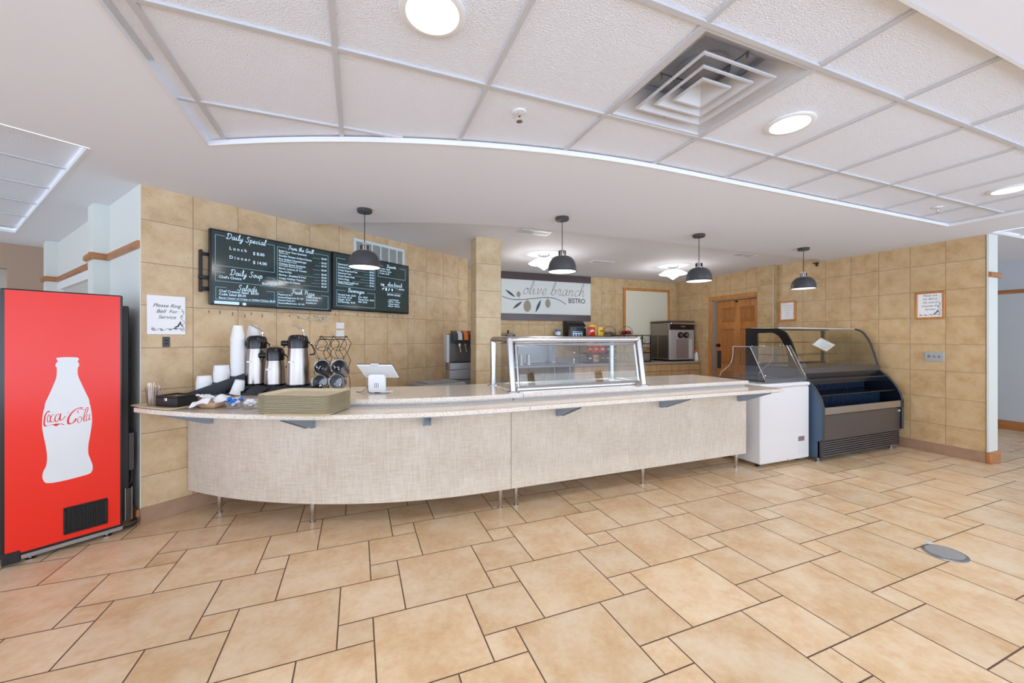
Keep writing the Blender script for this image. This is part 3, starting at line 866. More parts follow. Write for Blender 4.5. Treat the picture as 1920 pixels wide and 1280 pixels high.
def flush(loc, label):
    t = thing('semi_flush_light', label, 'ceiling light', loc, 0, 'white glass kitchen ceiling lights')
    mb = MB(); mb.lathe([(.001, -.022), (.07, -.022), (.08, -.01), (.08, 0)], n=28); obj('base_plate', mb, steel, t)
    mb = MB(); mb.cyl((0, 0, -.02), (0, 0, -.07), .012, 12); obj('stem', mb, steel, t)
    mb = MB()
    prof_ = [(.04, -.055), (.12, -.07), (.215, -.125), (.205, -.133), (.13, -.125), (.09, -.16), (.045, -.19), (.01, -.215), (.001, -.216)]
    mb.lathe(prof_, n=40); obj('glass_shade', mb, lamp_soft, t)
flush((2.40, 4.886, K_Z), 'white tiered glass ceiling light behind the middle-left pendant, over the kitchen')
flush((4.726, 4.927, K_Z), 'white tiered glass ceiling light in front of the kitchen corner')
for x, y in ((2.40, 4.886), (4.726, 4.927)):
    ld = bpy.data.lights.new('flush_lamp', 'POINT'); ld.shadow_soft_size = .12; ld.energy = 10; ld.color = (1, .97, .94)
    lo = bpy.data.objects.new('flush_lamp', ld); COL.objects.link(lo); lo.location = (x, y, K_Z - .34)

def ceil_vent(loc, label, wx=.36, wy=.16):
    t = thing('ceiling_vent', label, 'air vent', loc)
    mb = MB(); a, b = wx / 2, wy / 2
    for q in ((-a, a, -b, -b + .022), (-a, a, b - .022, b), (-a, -a + .022, -b + .022, b - .022), (a - .022, a, -b + .022, b - .022), (-.006, .006, -b + .022, b - .022)): mb.bbox(q[0], q[1], q[2], q[3], -.008, 0, .003)
    obj('vent_frame', mb, trim_white, t)
    mb = MB()
    for k in range(6):
        yy = -b + .03 + k * (wy - .06) / 5; mb.box(-a + .02, a - .02, yy - .004, yy + .004, -.006, -.001)
    obj('slats', mb, grid_white, t, smooth=False)
    mb = MB(); mb.box(-a + .01, a - .01, -b + .01, b - .01, -.001, .001); obj('backing', mb, grey_metal, t, smooth=False)
ceil_vent((1.794, 3.888, K_Z), 'white slotted ceiling vent between the tiled column and the olive branch pendant')
ceil_vent((3.45, 5.047, K_Z), 'small white ceiling vent above the right half of the bistro sign')
ceil_vent((5.004, 3.898, K_Z), 'white slotted ceiling vent above the wooden door')

# ------------------------------------------------------------------ serving counter
CX, CY = 0.90, 5.76
def arc(R, ph, n=40):
    """points from angle ph down to straight start"""
    return [(CX - R * sin(ph * (1 - k / n)), CY - R * cos(ph * (1 - k / n))) for k in range(n + 1)]
def band(Ro, pho, Ri, phi_, xend=None, n=40):
    a = arc(Ro, pho, n); b = arc(Ri, phi_, n)
    if xend is not None: a.append((xend, CY - Ro)); b.append((xend, CY - Ri))
    return a + b[::-1]
XS = 1.104
cab = thing('curved_serving_cabinet', 'curved woven-beige serving counter base on steel legs, left half', 'counter', (-.2, 3.2, 0))
L_ = cab.location
mb = MB(); mb.prism(band(2.94, .800, 2.92, .799, XS - .002), .165, .826).shift(L_); obj('front_panel', mb, laminate, cab, ang=20)
mb = MB(); mb.prism(band(2.915, .795, 2.37, .75, XS - .004), .175, .824).shift(L_); obj('carcass', mb, laminate_side, cab, ang=20)
def leg(mb, x, y):
    mb.lathe([(.020, .175), (.019, .165), (.019, .125), (.016, .05), (.013, .045), (.013, .012), (.019, .01), (.019, 0), (.001, 0)], (x, y, 0), 18)
    return mb
for ph in (.71, .431): 
    x, y = CX - 2.87 * sin(ph), CY - 2.87 * cos(ph)
    obj('leg', leg(MB(), x, y).shift(L_), steel, cab)
obj('leg', leg(MB(), 1.037, 2.885).shift(L_), steel, cab)
for ph in (.66, .40): obj('leg', leg(MB(), CX - 2.42 * sin(ph), CY - 2.42 * cos(ph)).shift(L_), steel, cab)

cab2 = thing('straight_serving_cabinet', 'straight woven-beige serving counter base on steel legs, right half', 'counter', (2.4, 3.1, 0))
L_ = cab2.location
mb = MB(); mb.box(XS + .002, 3.65, 2.82, 2.84, .165, .826)
obj('front_panel', mb.shift(L_), laminate, cab2, smooth=False)
mb = MB(); mb.box(XS + .004, 3.648, 2.842, 3.40, .175, .824); obj('carcass', mb.shift(L_), laminate_side, cab2, smooth=False)
for x in (1.171, 2.416, 3.595): obj('leg', leg(MB(), x, 2.89).shift(L_), steel, cab2)
for x in (1.2, 3.58): obj('leg', leg(MB(), x, 3.34).shift(L_), steel, cab2)

def slab(name, label, poly, z0, z1):
    c = (sum(p[0] for p in poly) / len(poly), sum(p[1] for p in poly) / len(poly), z0)
    mb = MB(); mb.prism(poly, z0, z1).shift(c)
    o = obj(name, mb, quartz, loc=c, ang=20)
    bv = o.modifiers.new('bevel', 'BEVEL'); bv.width = .003; bv.segments = 2; bv.limit_method = 'ANGLE'
    return tag(o, label, 'countertop')
ct1 = slab('countertop', 'curved speckled stone countertop carrying the coffee airpots and the tablet stand', band(3.025, .806, 2.33, .758, 1.168), .879, .91)
ct2 = slab('countertop', 'straight speckled stone countertop under the glass sneeze guard', [(1.171, 2.735), (3.575, 2.735), (3.575, 3.43), (1.171, 3.43)], .879, .91)
mb = MB(); mb.prism(band(2.985, .795, 2.95, .79, XS - .004), .8615, .8788).shift(ct1.location); obj('riser', mb, white_plastic, ct1, ang=20)
mb = MB(); mb.box(XS + .004, 3.57, 2.775, 2.81, .8615, .8788); obj('riser', mb.shift(ct2.location), white_plastic, ct2, smooth=False)
sh = band(3.31, .765, 2.945, .802, 1.095)
sh1 = slab('tray_slide', 'curved lower stone shelf holding the stacked trays, left end of the counter', arc(3.31, .765) + [(1.095, 2.45), (1.095, 2.80)] + arc(2.96, .802)[::-1] + [lpos(0.0, -.012)[:2]], .833, .861)
sh2 = slab('tray_slide', 'straight lower stone shelf running right towards the white freezer', [(1.099, 2.45), (3.655, 2.45), (3.655, 2.80), (1.099, 2.80)], .833, .861)
sh1['category'] = sh2['category'] = 'counter shelf'
def bracket(parent, x, y, ang):
    """gusset plate with wall flange; -y is outwards"""
    mb = MB(); mb.T = Matrix.Translation((x, y, 0)) @ Matrix.Rotation(ang, 4, 'Z')
    for s_ in (-.022, .022):
        xs = (s_ - .0025, s_ + .0025)
        pr = [(0, .70), (0, .826), (-.31, .826), (-.31, .812), (-.03, .70)]
        mb.xprism(pr, *xs)
    mb.box(-.03, .03, -.006, -.0005, .70, .826); mb.box(-.03, .03, -.31, 0, .823, .829)
    for zz in (.74, .79): mb.cyl((0, -.010, zz), (0, -.004, zz), .006, 8)
    l = parent.location
    o = obj('bracket', mb.shift(l), blue_steel, parent, smooth=False)
for ph in (.708, .421, .148): bracket(sh1, CX - 2.942 * sin(ph), CY - 2.942 * cos(ph), -ph)
for x in (1.52, 2.575, 3.555): bracket(sh2, x, 2.818, 0)
mb = MB(); mb.prism(band(3.285, .76, 3.25, .76, 1.09), .824, .8325).shift(sh1.location); obj('support_rail', mb, blue_steel, sh1)
mb = MB(); mb.box(1.10, 3.64, 2.475, 2.51, .824, .8325); obj('support_rail', mb.shift(sh2.location), blue_steel, sh2, smooth=False)

# ------------------------------------------------------------------ sneeze guard on the counter
def sneeze_guard():
    o = (1.74, 3.05, .91)
    t = thing('glass_sneeze_guard', 'steel tube framed glass sneeze guard over the serving wells', 'sneeze guard', o)
    r = .026; zt = 1.315
    xa, xb = 1.118, 2.366
    def post(x, y0, y1, zt_=zt):
        mb = MB(); mb.lathe([(.001, .008), (.046, .008), (.05, .004), (.05, 0)], (x, y0, .91), 24)
        mb.cyl((x, y0, .915), (x, y1, zt_), r, 20)
        return obj('post', mb.shift(o), steel, t)
    post(xa, 2.815, 2.885); post(xb, 2.815, 2.885); post(xa, 3.29, 3.29); post(xb, 3.29, 3.29)
    mb = MB(); k = .05
    path = cr([(xa, 3.29, zt - .03), (xa, 3.275, zt), (xa, 3.10, zt + .002), (xa, 2.92, zt), (xa + .035, 2.885, zt), (1.4, 2.885, zt), (2.1, 2.885, zt), (xb - .035, 2.885, zt), (xb, 2.92, zt), (xb, 3.10, zt + .002), (xb, 3.275, zt), (xb, 3.29, zt - .03)], 6)
    mb.tube(path, r, 20); obj('top_rail', mb.shift(o), steel, t)
    # framed front pane lying in the sloping plane
    def P(x, s_):   # s_: 0 at the deck, 1 at the rail
        return Vector((x, 2.818 + .062 * s_, .935 + (zt - .03 - .935) * s_))
    def bar(mb, p, q, w_=.011): mb.tube([p, q], w_, 4)
    mb = MB(); x0, x1 = xa + .05, xb - .05
    for a, b in (((x0, 0.03), (x1, 0.03)), ((x0, .97), (x1, .97)), ((x0, .03), (x0, .97)), ((x1, .03), (x1, .97))): bar(mb, P(*a), P(*b))
    fr = obj('pane_frame', mb.shift(o), steel, t, smooth=False)
    mb = MB(); th = Vector((0, .006, 0))
    c = [P(x0, .03), P(x1, .03), P(x1, .97), P(x0, .97)]
    mb.add([tuple(p) for p in c] , [(0, 1, 2, 3)])
    obj('glass_pane', mb.shift(o), clear, fr, smooth=False)
    for x in (xa, xb):
        mb = MB(); mb.add([(x, 2.86, .93), (x, 3.26, .93), (x, 3.27, zt - .03), (x, 2.91, zt - .03)], [(0, 1, 2, 3)])
        obj('end_pane', mb.shift(o), clear, t, smooth=False)
sneeze_guard()
def well():
    o = (1.74, 3.07, .91)
    t = thing('food_well', 'stainless serving well with flat lids beneath the glass sneeze guard', 'serving well', o)
    mb = MB()
    x0, x1, y0, y1 = 1.17, 2.32, 2.86, 3.27
    for q in ((x0, x1, y0, y0 + .03), (x0, x1, y1 - .03, y1), (x0, x0 + .03, y0 + .03, y1 - .03), (x1 - .03, x1, y0 + .03, y1 - .03)): mb.bbox(q[0], q[1], q[2], q[3], .9105, .932, .004)
    mb.box(x0 + .01, x1 - .01, y0 + .01, y1 - .01, .9105, .914)
    obj('rim', mb.shift(o), steel, t)
    for i in range(3):
        a = x0 + .04 + i * .36; mb = MB(); mb.bbox(a, a + .345, y0 + .035, y1 - .035, .914, .926, .004)
        l = obj('lid', mb.shift(o), steel, t)
        mb = MB(); mb.cyl((a + .17, 3.0, .926), (a + .17, 3.0, .94), .012, 12); obj('lid_knob', mb.shift(o), black_gloss if i == 3 else steel, l)
well()

# ------------------------------------------------------------------ vending machine
def vending():
    W, H = .496, 1.615
    t = thing('vending_machine', 'tall red bottle vending machine with a white bottle picture, left edge', 'vending machine', (-1.893, 3.155, 0), LA)
    mb = MB(); mb.bbox(.0, W + .055, .075, .74, .06, 1.55, .006); obj('cabinet', mb, black_matte, t)
    mb = MB(); mb.bbox(-.004, W + .008, .0, .073, .055, H, .006); door = obj('door', mb, black_gloss, t)
    mb = MB(); mb.add([(.012, -.0015, .085), (.055, -.0015, .085), (.055, -.0015, .072), (W - .006, -.0015, .072), (W - .006, -.0015, H - .008), (.012, -.0015, H - .008)], [tuple(range(6))])
    mb.add([(.012, -.0005, .085), (W - .006, -.0005, .072), (W - .006, -.0005, H - .008), (.012, -.0005, H - .008)], [])
    obj('red_front', mb, red_panel, door, smooth=False)
    outl = [(0.207, 1.202), (0.214, 1.207), (0.246, 1.209), (0.293, 1.205), (0.3, 1.199), (0.301, 1.19), (0.296, 1.181), (0.302, 1.165), (0.301, 1.148), (0.297, 1.141), (0.297, 1.094), (0.313, 1.036), (0.332, 0.976), (0.345, 0.935), (0.348, 0.909), (0.352, 0.887), (0.357, 0.842), (0.359, 0.798), (0.357, 0.762), (0.35, 0.698), (0.343, 0.642), (0.342, 0.591), (0.35, 0.553), (0.36, 0.514), (0.362, 0.484), (0.355, 0.461), (0.337, 0.452), (0.293, 0.447), (0.246, 0.443), (0.2, 0.443), (0.169, 0.449), (0.158, 0.463), (0.152, 0.488), (0.155, 0.521), (0.166, 0.552), (0.17, 0.592), (0.168, 0.647), (0.16, 0.711), (0.153, 0.766), (0.151, 0.814), (0.154, 0.875), (0.16, 0.908), (0.163, 0.935), (0.177, 0.98), (0.195, 1.04), (0.207, 1.088), (0.209, 1.146), (0.204, 1.151), (0.205, 1.171), (0.213, 1.185)]
    op = cr(outl, 3, closed=True)
    tr = geometry.tessellate_polygon([[Vector((p[0], p[1], 0)) for p in op]])
    mb = MB(); mb.add([(p[0], -.0022, p[1]) for p in op], [tuple(q) for q in tr]); bo = obj('bottle_picture', mb, bottle_white, door, smooth=False)
    S = [([(0.18, 0.877), (0.173, 0.883), (0.163, 0.86), (0.159, 0.826), (0.159, 0.804), (0.165, 0.794)], .007), ([(0.159, 0.804), (0.169, 0.795), (0.191, 0.8), (0.206, 0.793), (0.223, 0.798), (0.239, 0.790)], .005), ([(0.177, 0.863), (0.172, 0.848), (0.171, 0.827), (0.176, 0.815), (0.182, 0.829), (0.182, 0.851), (0.177, 0.863)], .0035), ([(0.199, 0.859), (0.191, 0.859), (0.184, 0.839), (0.184, 0.821), (0.19, 0.814), (0.201, 0.826)], .0045), ([(0.218, 0.857), (0.21, 0.859), (0.202, 0.839), (0.202, 0.822), (0.209, 0.814), (0.218, 0.83), (0.225, 0.862), (0.222, 0.829), (0.228, 0.818), (0.244, 0.843)], .005), ([(0.251, 0.861), (0.26, 0.865)], .006), ([(0.318, 0.882), (0.302, 0.884), (0.284, 0.875), (0.264, 0.847), (0.255, 0.815), (0.259, 0.793), (0.272, 0.793), (0.284, 0.806), (0.289, 0.820)], .010), ([(0.300, 0.853), (0.295, 0.866), (0.303, 0.875), (0.320, 0.872), (0.330, 0.868)], .0035), ([(0.305, 0.829), (0.297, 0.816), (0.296, 0.799), (0.302, 0.79), (0.312, 0.803), (0.313, 0.822), (0.305, 0.829)], .0035), ([(0.319, 0.805), (0.335, 0.846), (0.341, 0.877), (0.336, 0.882), (0.327, 0.854), (0.322, 0.812), (0.326, 0.795), (0.335, 0.806)], .004), ([(0.345, 0.837), (0.338, 0.834), (0.333, 0.81), (0.338, 0.798), (0.346, 0.815), (0.349, 0.838), (0.346, 0.808), (0.35, 0.801), (0.354, 0.809)], .0035)]
    mb = MB()
    for p, wd in S: ribbon(mb, cr(p, 6), wd, -.003, nib=radians(25))
    mb.add([(.190, -.003, .800), (.206, -.003, .786), (.225, -.003, .799), (.206, -.003, .803)], [(0, 1, 2, 3)])
    obj('script_logo', mb, logo_red, bo, smooth=False)
    mb = MB()
    gx0, gx1, gz0, gz1 = .236, .430, .105, .272
    for q in ((gx0, gx1, gz0, gz0 + .012), (gx0, gx1, gz1 - .012, gz1), (gx0, gx0 + .012, gz0 + .012, gz1 - .012), (gx1 - .012, gx1, gz0 + .012, gz1 - .012)): mb.bbox(q[0], q[1], -.012, -.001, q[2], q[3], .003)
    g = obj('air_grille', mb, black_gloss, door)
    mb = MB()
    mb.add([(gx0, -.002, gz0), (gx1, -.002, gz0), (gx1, -.002, gz1), (gx0, -.002, gz1)], [(0, 1, 2, 3)])
    for k in range(22):
        x = gx0 + .014 + k * (gx1 - gx0 - .028) / 21; mb.box(x - .0016, x + .0016, -.009, -.003, gz0 + .01, gz1 - .01)
    for k in range(5):
        z = gz0 + .03 + k * .027; mb.box(gx0 + .01, gx1 - .01, -.005, -.003, z - .001, z + .001)
    obj('grille_bars', mb, black_matte, g, smooth=False)
    mb = MB(); mb.bbox(.07, W + .01, .012, .035, .026, .052, .003); mb.box(.07, W + .01, .008, .012, .044, .053); obj('base_rail', mb, steel_dull, t)
    mb = MB(); mb.bbox(.0, .07, -.004, .05, .02, .09, .004); obj('hinge_cover', mb, black_matte, t)
    for x in (.11, W - .06):
        mb = MB(); mb.lathe([(.001, .03), (.008, .028), (.008, .012), (.022, .008), (.022, 0), (.001, 0)], (x, .045, 0), 16); obj('foot', mb, steel, t)
    mb = MB()
    mb.box(W + .01, W + .085, .10, .115, .40, .66)
    obj('side_box', mb, dark_metal, t, smooth=False)
    mb = MB()
    for k in range(15):
        z = .075 + k * .0145
        mb.tube([(W + .03, .05, z), (W + .062, .045, z), (W + .062, .055, z + .004), (W + .03, .06, z + .004)], .0016, 5)
    mb.box(W + .028, W + .031, .047, .062, .07, .295); mb.box(W + .061, W + .064, .044, .06, .07, .295)
    obj('cooling_coil', mb, steel_dull, t)
    mb = MB(); mb.tube(cr([(W + .045, .12, .42), (W + .03, .09, .36), (W + .06, .08, .31), (W + .075, .1, .37), (W + .07, .12, .41)], 5), .004, 6)
    obj('cable', mb, black_matte, t); mb = MB()
    mb.tube(cr([(W - .02, .06, .03), (W + .05, .05, .02), (W + .085, .045, .035), (W + .09, .05, .06), (W + .07, .08, .05)], 5), .008, 6)
    obj('cable', mb, black_matte, t)
vending()

# ------------------------------------------------------------------ menu screens
def tv_left():
    X0, X1, Z0, Z1, Y = .385, 1.402, 1.59, 2.19, -.085
    t = thing('menu_screen', 'left wall-mounted menu screen listing the Daily Special, grill and pizza', 'screen', lpos(X0, 0, Z0), LA)
    W, H = X1 - X0, Z1 - Z0; y = Y
    mb = MB(); mb.bbox(0, W, y, y + .035, 0, H, .006); mb.bbox(.12, W - .12, y + .035, y + .06, .06, H - .06, .01); obj('housing', mb, dark_glass, t)
    b = .014
    mb = MB(); mb.add([(b, y - .001, b * 1.4), (W - b, y - .001, b * 1.4), (W - b, y - .001, H - b), (b, y - .001, H - b)], [(0, 1, 2, 3)]); scr = obj('display', mb, tv_screen, t, smooth=False)
    yy = y - .002
    U = lambda u: u * W
    V = lambda v: H * (1 - v)
    hd, tx, ln = MB(), MB(), MB()
    lw = .0032
    frame(ln, U(.035), U(.47), V(.48), V(.075), lw, yy, [(U(.10), U(.405))])
    frame(ln, U(.035), U(.47), V(.685), V(.56), lw, yy, [(U(.10), U(.405))])
    frame(ln, U(.038), U(.47), V(.925), V(.76), lw, yy, [(U(.11), U(.405))])
    frame(ln, U(.492), U(.962), V(.685), V(.085), lw, yy, [(U(.575), U(.82))])
    frame(ln, U(.492), U(.962), V(.97), V(.75), lw, yy, [(U(.55), U(.89))])
    script(hd, 'Daily Special', U(.255), V(.105), .0225, yy, .0042, center=True)
    script(hd, 'Daily Soup', U(.255), V(.585), .0225, yy, .0042, center=True)
    script(hd, 'Salads', U(.26), V(.785), .0225, yy, .0042, center=True)
    script(hd, 'From the Grill', U(.70), V(.10), .0175, yy, .0036, center=True)
    script(hd, 'Fresh Pizza', U(.72), V(.765), .0195, yy, .0038, center=True)
    T = lambda s_, u, v, sz, al='LEFT': text(tx, s_, U(u), V(v), sz, yy, al, 0, .0004)
    T('L u n c h', .13, .245, .036); T('$ 8.00', .30, .265, .036); T('D i n n e r', .13, .365, .036); T('$ 14.00', .30, .39, .036)
    T("Chef's Choice", .06, .64, .028); T('Bowl $3.50', .37, .67, .026)
    T('Chef Created Salad  $8.50', .06, .825, .027); T('Cobb Salad $8.50', .06, .868, .027); T('Bacon Caesar w/ Crispy or Grilled Chicken $8.50', .06, .912, .021)
    items = [('Build Your Own Sandwich', '$6.00', 'Turkey or Ham'), ('Double Cheese Grilled Cheese', '$4.50', ''), ('Fire Grilled Cheeseburger', '$6.50', 'Served with lettuce & tomato'), ('Chicken Breast Sandwich', '$6.00', 'Fried or grilled, lettuce, tomato & mayo'),
             ('Bacon, Lettuce, & Tomato', '$6.00', ''), ('Filet-O-Fish', '$6.00', ''), ('Shrimp - Breaded & Fried', '$7.50', ''), ('Crispy Chicken Tenders', '$6.00', ''), ('Hot Ham & Cheese', '$5.00', '')]
    v = .155
    for nm, pr, sub in items:
        T(nm, .505, v, .0235); T(pr, .945, v + .01, .0235, 'RIGHT')
        wdt = len(nm) * .0125 + .02
        ln.add([(U(.505) + wdt, yy, V(v + .005)), (U(.88), yy, V(v + .005)), (U(.88), yy, V(v + .005) - .0022), (U(.505) + wdt, yy, V(v + .005) - .0022)], [(0, 1, 2, 3)])
        if sub: T(sub, .505, v + .024, .013); v += .02
        v += .049
    for i, (nm) in enumerate(['Pepperoni $11', 'Sausage/Pepperoni $11.50', 'Sausage Pizza $11', 'Sausage/Mushroom  $11.50']): T(nm, .50, .80 + i * .042, .021)
    for i, (nm) in enumerate(['Double Cheese $11', 'Deluxe $13.50', 'Breakfast $11']): T(nm, .745, .805 + i * .045, .019)
    obj('menu_headings', hd, tv_text, scr, smooth=False); obj('menu_text', tx, tv_text, scr, smooth=False); obj('menu_lines', ln, tv_line, scr, smooth=False)
    mb = MB(); mb.add([(U(.03), yy, V(.985)), (U(.2), yy, V(.985)), (U(.2), yy, V(.945)), (U(.03), yy, V(.945))], [(0, 1, 2, 3)])
    mb.add([(U(.225), yy, V(.985)), (U(.25), yy, V(.985)), (U(.25), yy, V(.95)), (U(.225), yy, V(.95))], [(0, 1, 2, 3)])
    obj('task_bar', mb, tv_bar, scr, smooth=False)
    mb = MB(); mb.bbox(-.045, -.028, -.035, -.0, .10, .43, .003)
    mb.bbox(-.045, .3, -.04, -.028, .385, .41, .003); mb.bbox(-.045, .3, -.04, -.028, .11, .14, .003); mb.bbox(-.045, .14, -.06, -.028, .20, .225, .004)
    obj('wall_mount', mb, black_matte, t)
    mb = MB(); mb.cyl((-.06, -.05, .21), (-.02, -.05, .21), .012, 10); obj('mount_knob', mb, black_gloss, t)
    mb = MB(); mb.tube(cr([(W * .62, -.02, .03), (W * .66, -.012, -.02), (W * .76, -.012, -.075), (W * .86, -.012, -.085), (W * .93, -.012, -.06), (W * .97, -.012, -.04), (W * .9, -.014, -.05), (W * .95, -.012, -.09), (W * 1.0, -.012, -.06), (W * .985, -.012, -.03), (W * .96, -.012, .01)], 6), .0035, 6)
    mb.tube(cr([(W * .90, -.014, -.055), (W * .95, -.02, -.045), (W * 1.0, -.014, -.085), (W * .93, -.012, -.1), (W * .88, -.012, -.065)], 6), .003, 6)
    obj('cable', mb, cable_white, t)
tv_left()

def tv_right():
    X0, X1, Z0, Z1, Y = 1.418, 2.418, 1.615, 2.20, -.06
    t = thing('menu_screen', 'right wall-mounted menu screen with desserts, beverages and the bistro logo, partly behind a pendant', 'screen', lpos(X0, 0, Z0), LA)
    W, H = X1 - X0, Z1 - Z0; y = Y
    mb = MB(); mb.bbox(0, W, y, y + .035, 0, H, .006); mb.bbox(.12, W - .12, y + .035, -.001, .06, H - .06, .01); obj('housing', mb, dark_glass, t)
    b = .014
    mb = MB(); mb.add([(b, y - .001, b * 1.4), (W - b, y - .001, b * 1.4), (W - b, y - .001, H - b), (b, y - .001, H - b)], [(0, 1, 2, 3)]); scr = obj('display', mb, tv_screen, t, smooth=False)
    yy = y - .002
    U = lambda u: u * W
    V = lambda v: H * (1 - v)
    hd, tx, ln = MB(), MB(), MB(); lw = .0035
    frame(ln, U(.05), U(.51), V(.585), V(.10), lw, yy, [(U(.15), U(.42))])
    frame(ln, U(.05), U(.51), V(.93), V(.655), lw, yy, [(U(.15), U(.405))])
    frame(ln, U(.55), U(.94), V(.315), V(.095), lw, yy, [(U(.62), U(.85))])
    script(hd, 'Sides', U(.28), V(.125), .0205, yy, .0042, center=True) if 'd' in GL else None
    script(hd, 'Beverages', U(.275), V(.675), .0205, yy, .0042, center=True)
    script(hd, 'Desserts', U(.735), V(.115), .0165, yy, .0038, center=True)
    T = lambda s_, u, v, sz, al='LEFT': text(tx, s_, U(u), V(v), sz, yy, al, 0, .0004)
    for i, nm in enumerate(['Seasoned Fries', 'Roasted Corn', 'Crispy Seasoned Fries', 'Seasoned Tots', 'Sweet Potato Puffs', 'Onion Rings', 'Deep Fried Cauliflower']):
        v = .215 + i * .051
        T(nm, .065, v, .025); T('$3.50', .495, v + .008, .025, 'RIGHT'); wdt = len(nm) * .0135 + .02
        ln.add([(U(.065) + wdt, yy, V(v)), (U(.43), yy, V(v)), (U(.43), yy, V(v) - .0025), (U(.065) + wdt, yy, V(v) - .0025)], [(0, 1, 2, 3)])
    T('With Ranch Dipping Sauce', .065, .545, .016)
    for i, nm in enumerate(['Fountain Soda  $2.00', 'Can Soda  $1.25', 'Snapple  $2.25', 'ICE Beverage  $2.50']): T(nm, .065, .745 + i * .042, .024)
    for i, nm in enumerate(['Juice  $2.00', 'Energy Drink  $3.00', 'Milk  $2.00']): T(nm, .30, .755 + i * .045, .024)
    for i, nm in enumerate(['Cookies  $2.00', 'Soft Serve  $2.50', 'Cookie  $1.00']): T(nm, .57, .165 + i * .045, .023)
    script(tx, 'olive branch', U(.785), V(.47), .0215, yy, .0038, center=True, sx=.85)
    T('BISTRO', .925, .525, .024, 'RIGHT')
    ribbon(tx, cr([(U(.58), V(.475)), (U(.65), V(.495)), (U(.75), V(.485)), (U(.81), V(.5)), (U(.84), V(.52))], 5), .0025, yy)
    for (a, b_, rx, rz, rot) in ((.60, .455, .006, .018, 60), (.625, .46, .009, .012, 0), (.62, .535, .006, .02, -50), (.66, .54, .012, .02, 0), (.70, .54, .006, .022, -30), (.745, .54, .010, .016, 0)):
        pts = []
        for k in range(16):
            an = 2 * pi * k / 16; x_, z_ = rx * cos(an), rz * sin(an); r_ = radians(rot)
            pts.append((U(a) + x_ * cos(r_) - z_ * sin(r_), yy, V(b_) + x_ * sin(r_) + z_ * cos(r_)))
        tx.add(pts, [tuple(range(16))])
    ln.add([(U(.66), yy, V(.60)), (U(.88), yy, V(.60)), (U(.88), yy, V(.604)), (U(.66), yy, V(.604))], [(0, 1, 2, 3)])
    T('BISTRO HOURS', .77, .655, .027, 'CENTER'); T('Lunch Service', .77, .75, .025, 'CENTER'); T('11:00 am - 1:30 pm', .77, .79, .023, 'CENTER'); T('Dinner Service', .77, .835, .025, 'CENTER'); T('4:30 pm - 6:00 pm', .77, .875, .023, 'CENTER')
    obj('menu_headings', hd, tv_text, scr, smooth=False); obj('menu_text', tx, tv_text, scr, smooth=False); obj('menu_lines', ln, tv_line, scr, smooth=False)
tv_right()

# ------------------------------------------------------------------ things on the left tiled wall
def flourish(mb, x, z, s_, y, wd):
    L1 = [(-.9, 0), (-.75, .08), (-.8, -.06), (-.6, -.05), (-.45, .08), (-.3, 0), (-.4, -.07), (-.15, -.03), (0, .1), (.15, .0), (.35, .12), (.5, .0), (.6, .1), (.75, .02)]
    ribbon(mb, cr([(x + p[0] * s_, z + p[1] * s_) for p in L1], 4), wd, y)
    def curl(cx_, cz_, r0, a0, turns, sg=1):
        pts = []
        for k in range(22):
            q = k / 21; a = a0 + sg * q * turns * 2 * pi; pts.append((x + (cx_ + r0 * (1 - .85 * q) * cos(a)) * s_, z + (cz_ + r0 * (1 - .85 * q) * sin(a)) * s_))
        ribbon(mb, pts, wd, y)
    curl(-.75, .05, .13, 2, 1.3); curl(-.35, .03, .10, 0, 1.2, -1); curl(.85, .02, .13, 2, 1.4); curl(.15, .03, .09, 3, 1.2); curl(.82, .95, .08, -1, 1.1, -1); curl(.88, 1.3, .07, 1, 1.1)
    L2 = [(.85, 1.5), (.78, 1.35), (.92, 1.2), (.8, 1.05), (.7, .85), (.85, .7), (.95, .5), (.8, .35), (.9, .15), (.75, .02), (.65, .12)]
    ribbon(mb, cr([(x + p[0] * s_, z + p[1] * s_) for p in L2], 4), wd, y)
    for (a, b, r1, r2, rot) in ((.62, .35, .05, .17, -20), (.5, .22, .05, .15, -60), (.72, .48, .04, .14, 10), (.42, .08, .04, .12, -80), (.8, .3, .035, .1, 30)):
        pts = []
        for k in range(12):
            an = 2 * pi * k / 12; xx, zz = r1 * cos(an), r2 * sin(an); r_ = radians(rot)
            pts.append((x + (a + xx * cos(r_) - zz * sin(r_)) * s_, y, z + (b + xx * sin(r_) + zz * cos(r_)) * s_))
        mb.add(pts, [tuple(range(12))])
t = thing('notice_sign', 'white acrylic sign reading Please Ring Bell For Service on the left tiled wall', 'sign', lpos(.145, 0, 1.355), LA)
mb = MB(); mb.bbox(-.111, .111, -.014, -.002, 0, .285, .002); sg = obj('panel', mb, paper, t)
mb = MB()
for i, (s_, sz) in enumerate((('Please Ring', .036), ('Bell  For', .036), ('Service', .036))): text(mb, s_, .0, .200 - i * .042, sz, -.0155, 'CENTER', .35, 0, .98)
flourish(mb, .005, .035, .105, -.0155, .0022)
obj('lettering', mb, ink, sg, smooth=False)
t = thing('doorbell_button', 'small dark push-button plate below the Please Ring Bell sign', 'button', lpos(.144, 0, 1.262), LA)
mb = MB(); mb.bbox(-.021, .021, -.008, -.001, 0, .075, .002); obj('plate', mb, mat('plate_dark', (62, 62, 64), .4), t)
mb = MB(); mb.bbox(-.009, .009, -.011, -.007, .045, .055, .001); mb.bbox(-.009, .009, -.011, -.007, .02, .03, .001); obj('button', mb, black_matte, t)
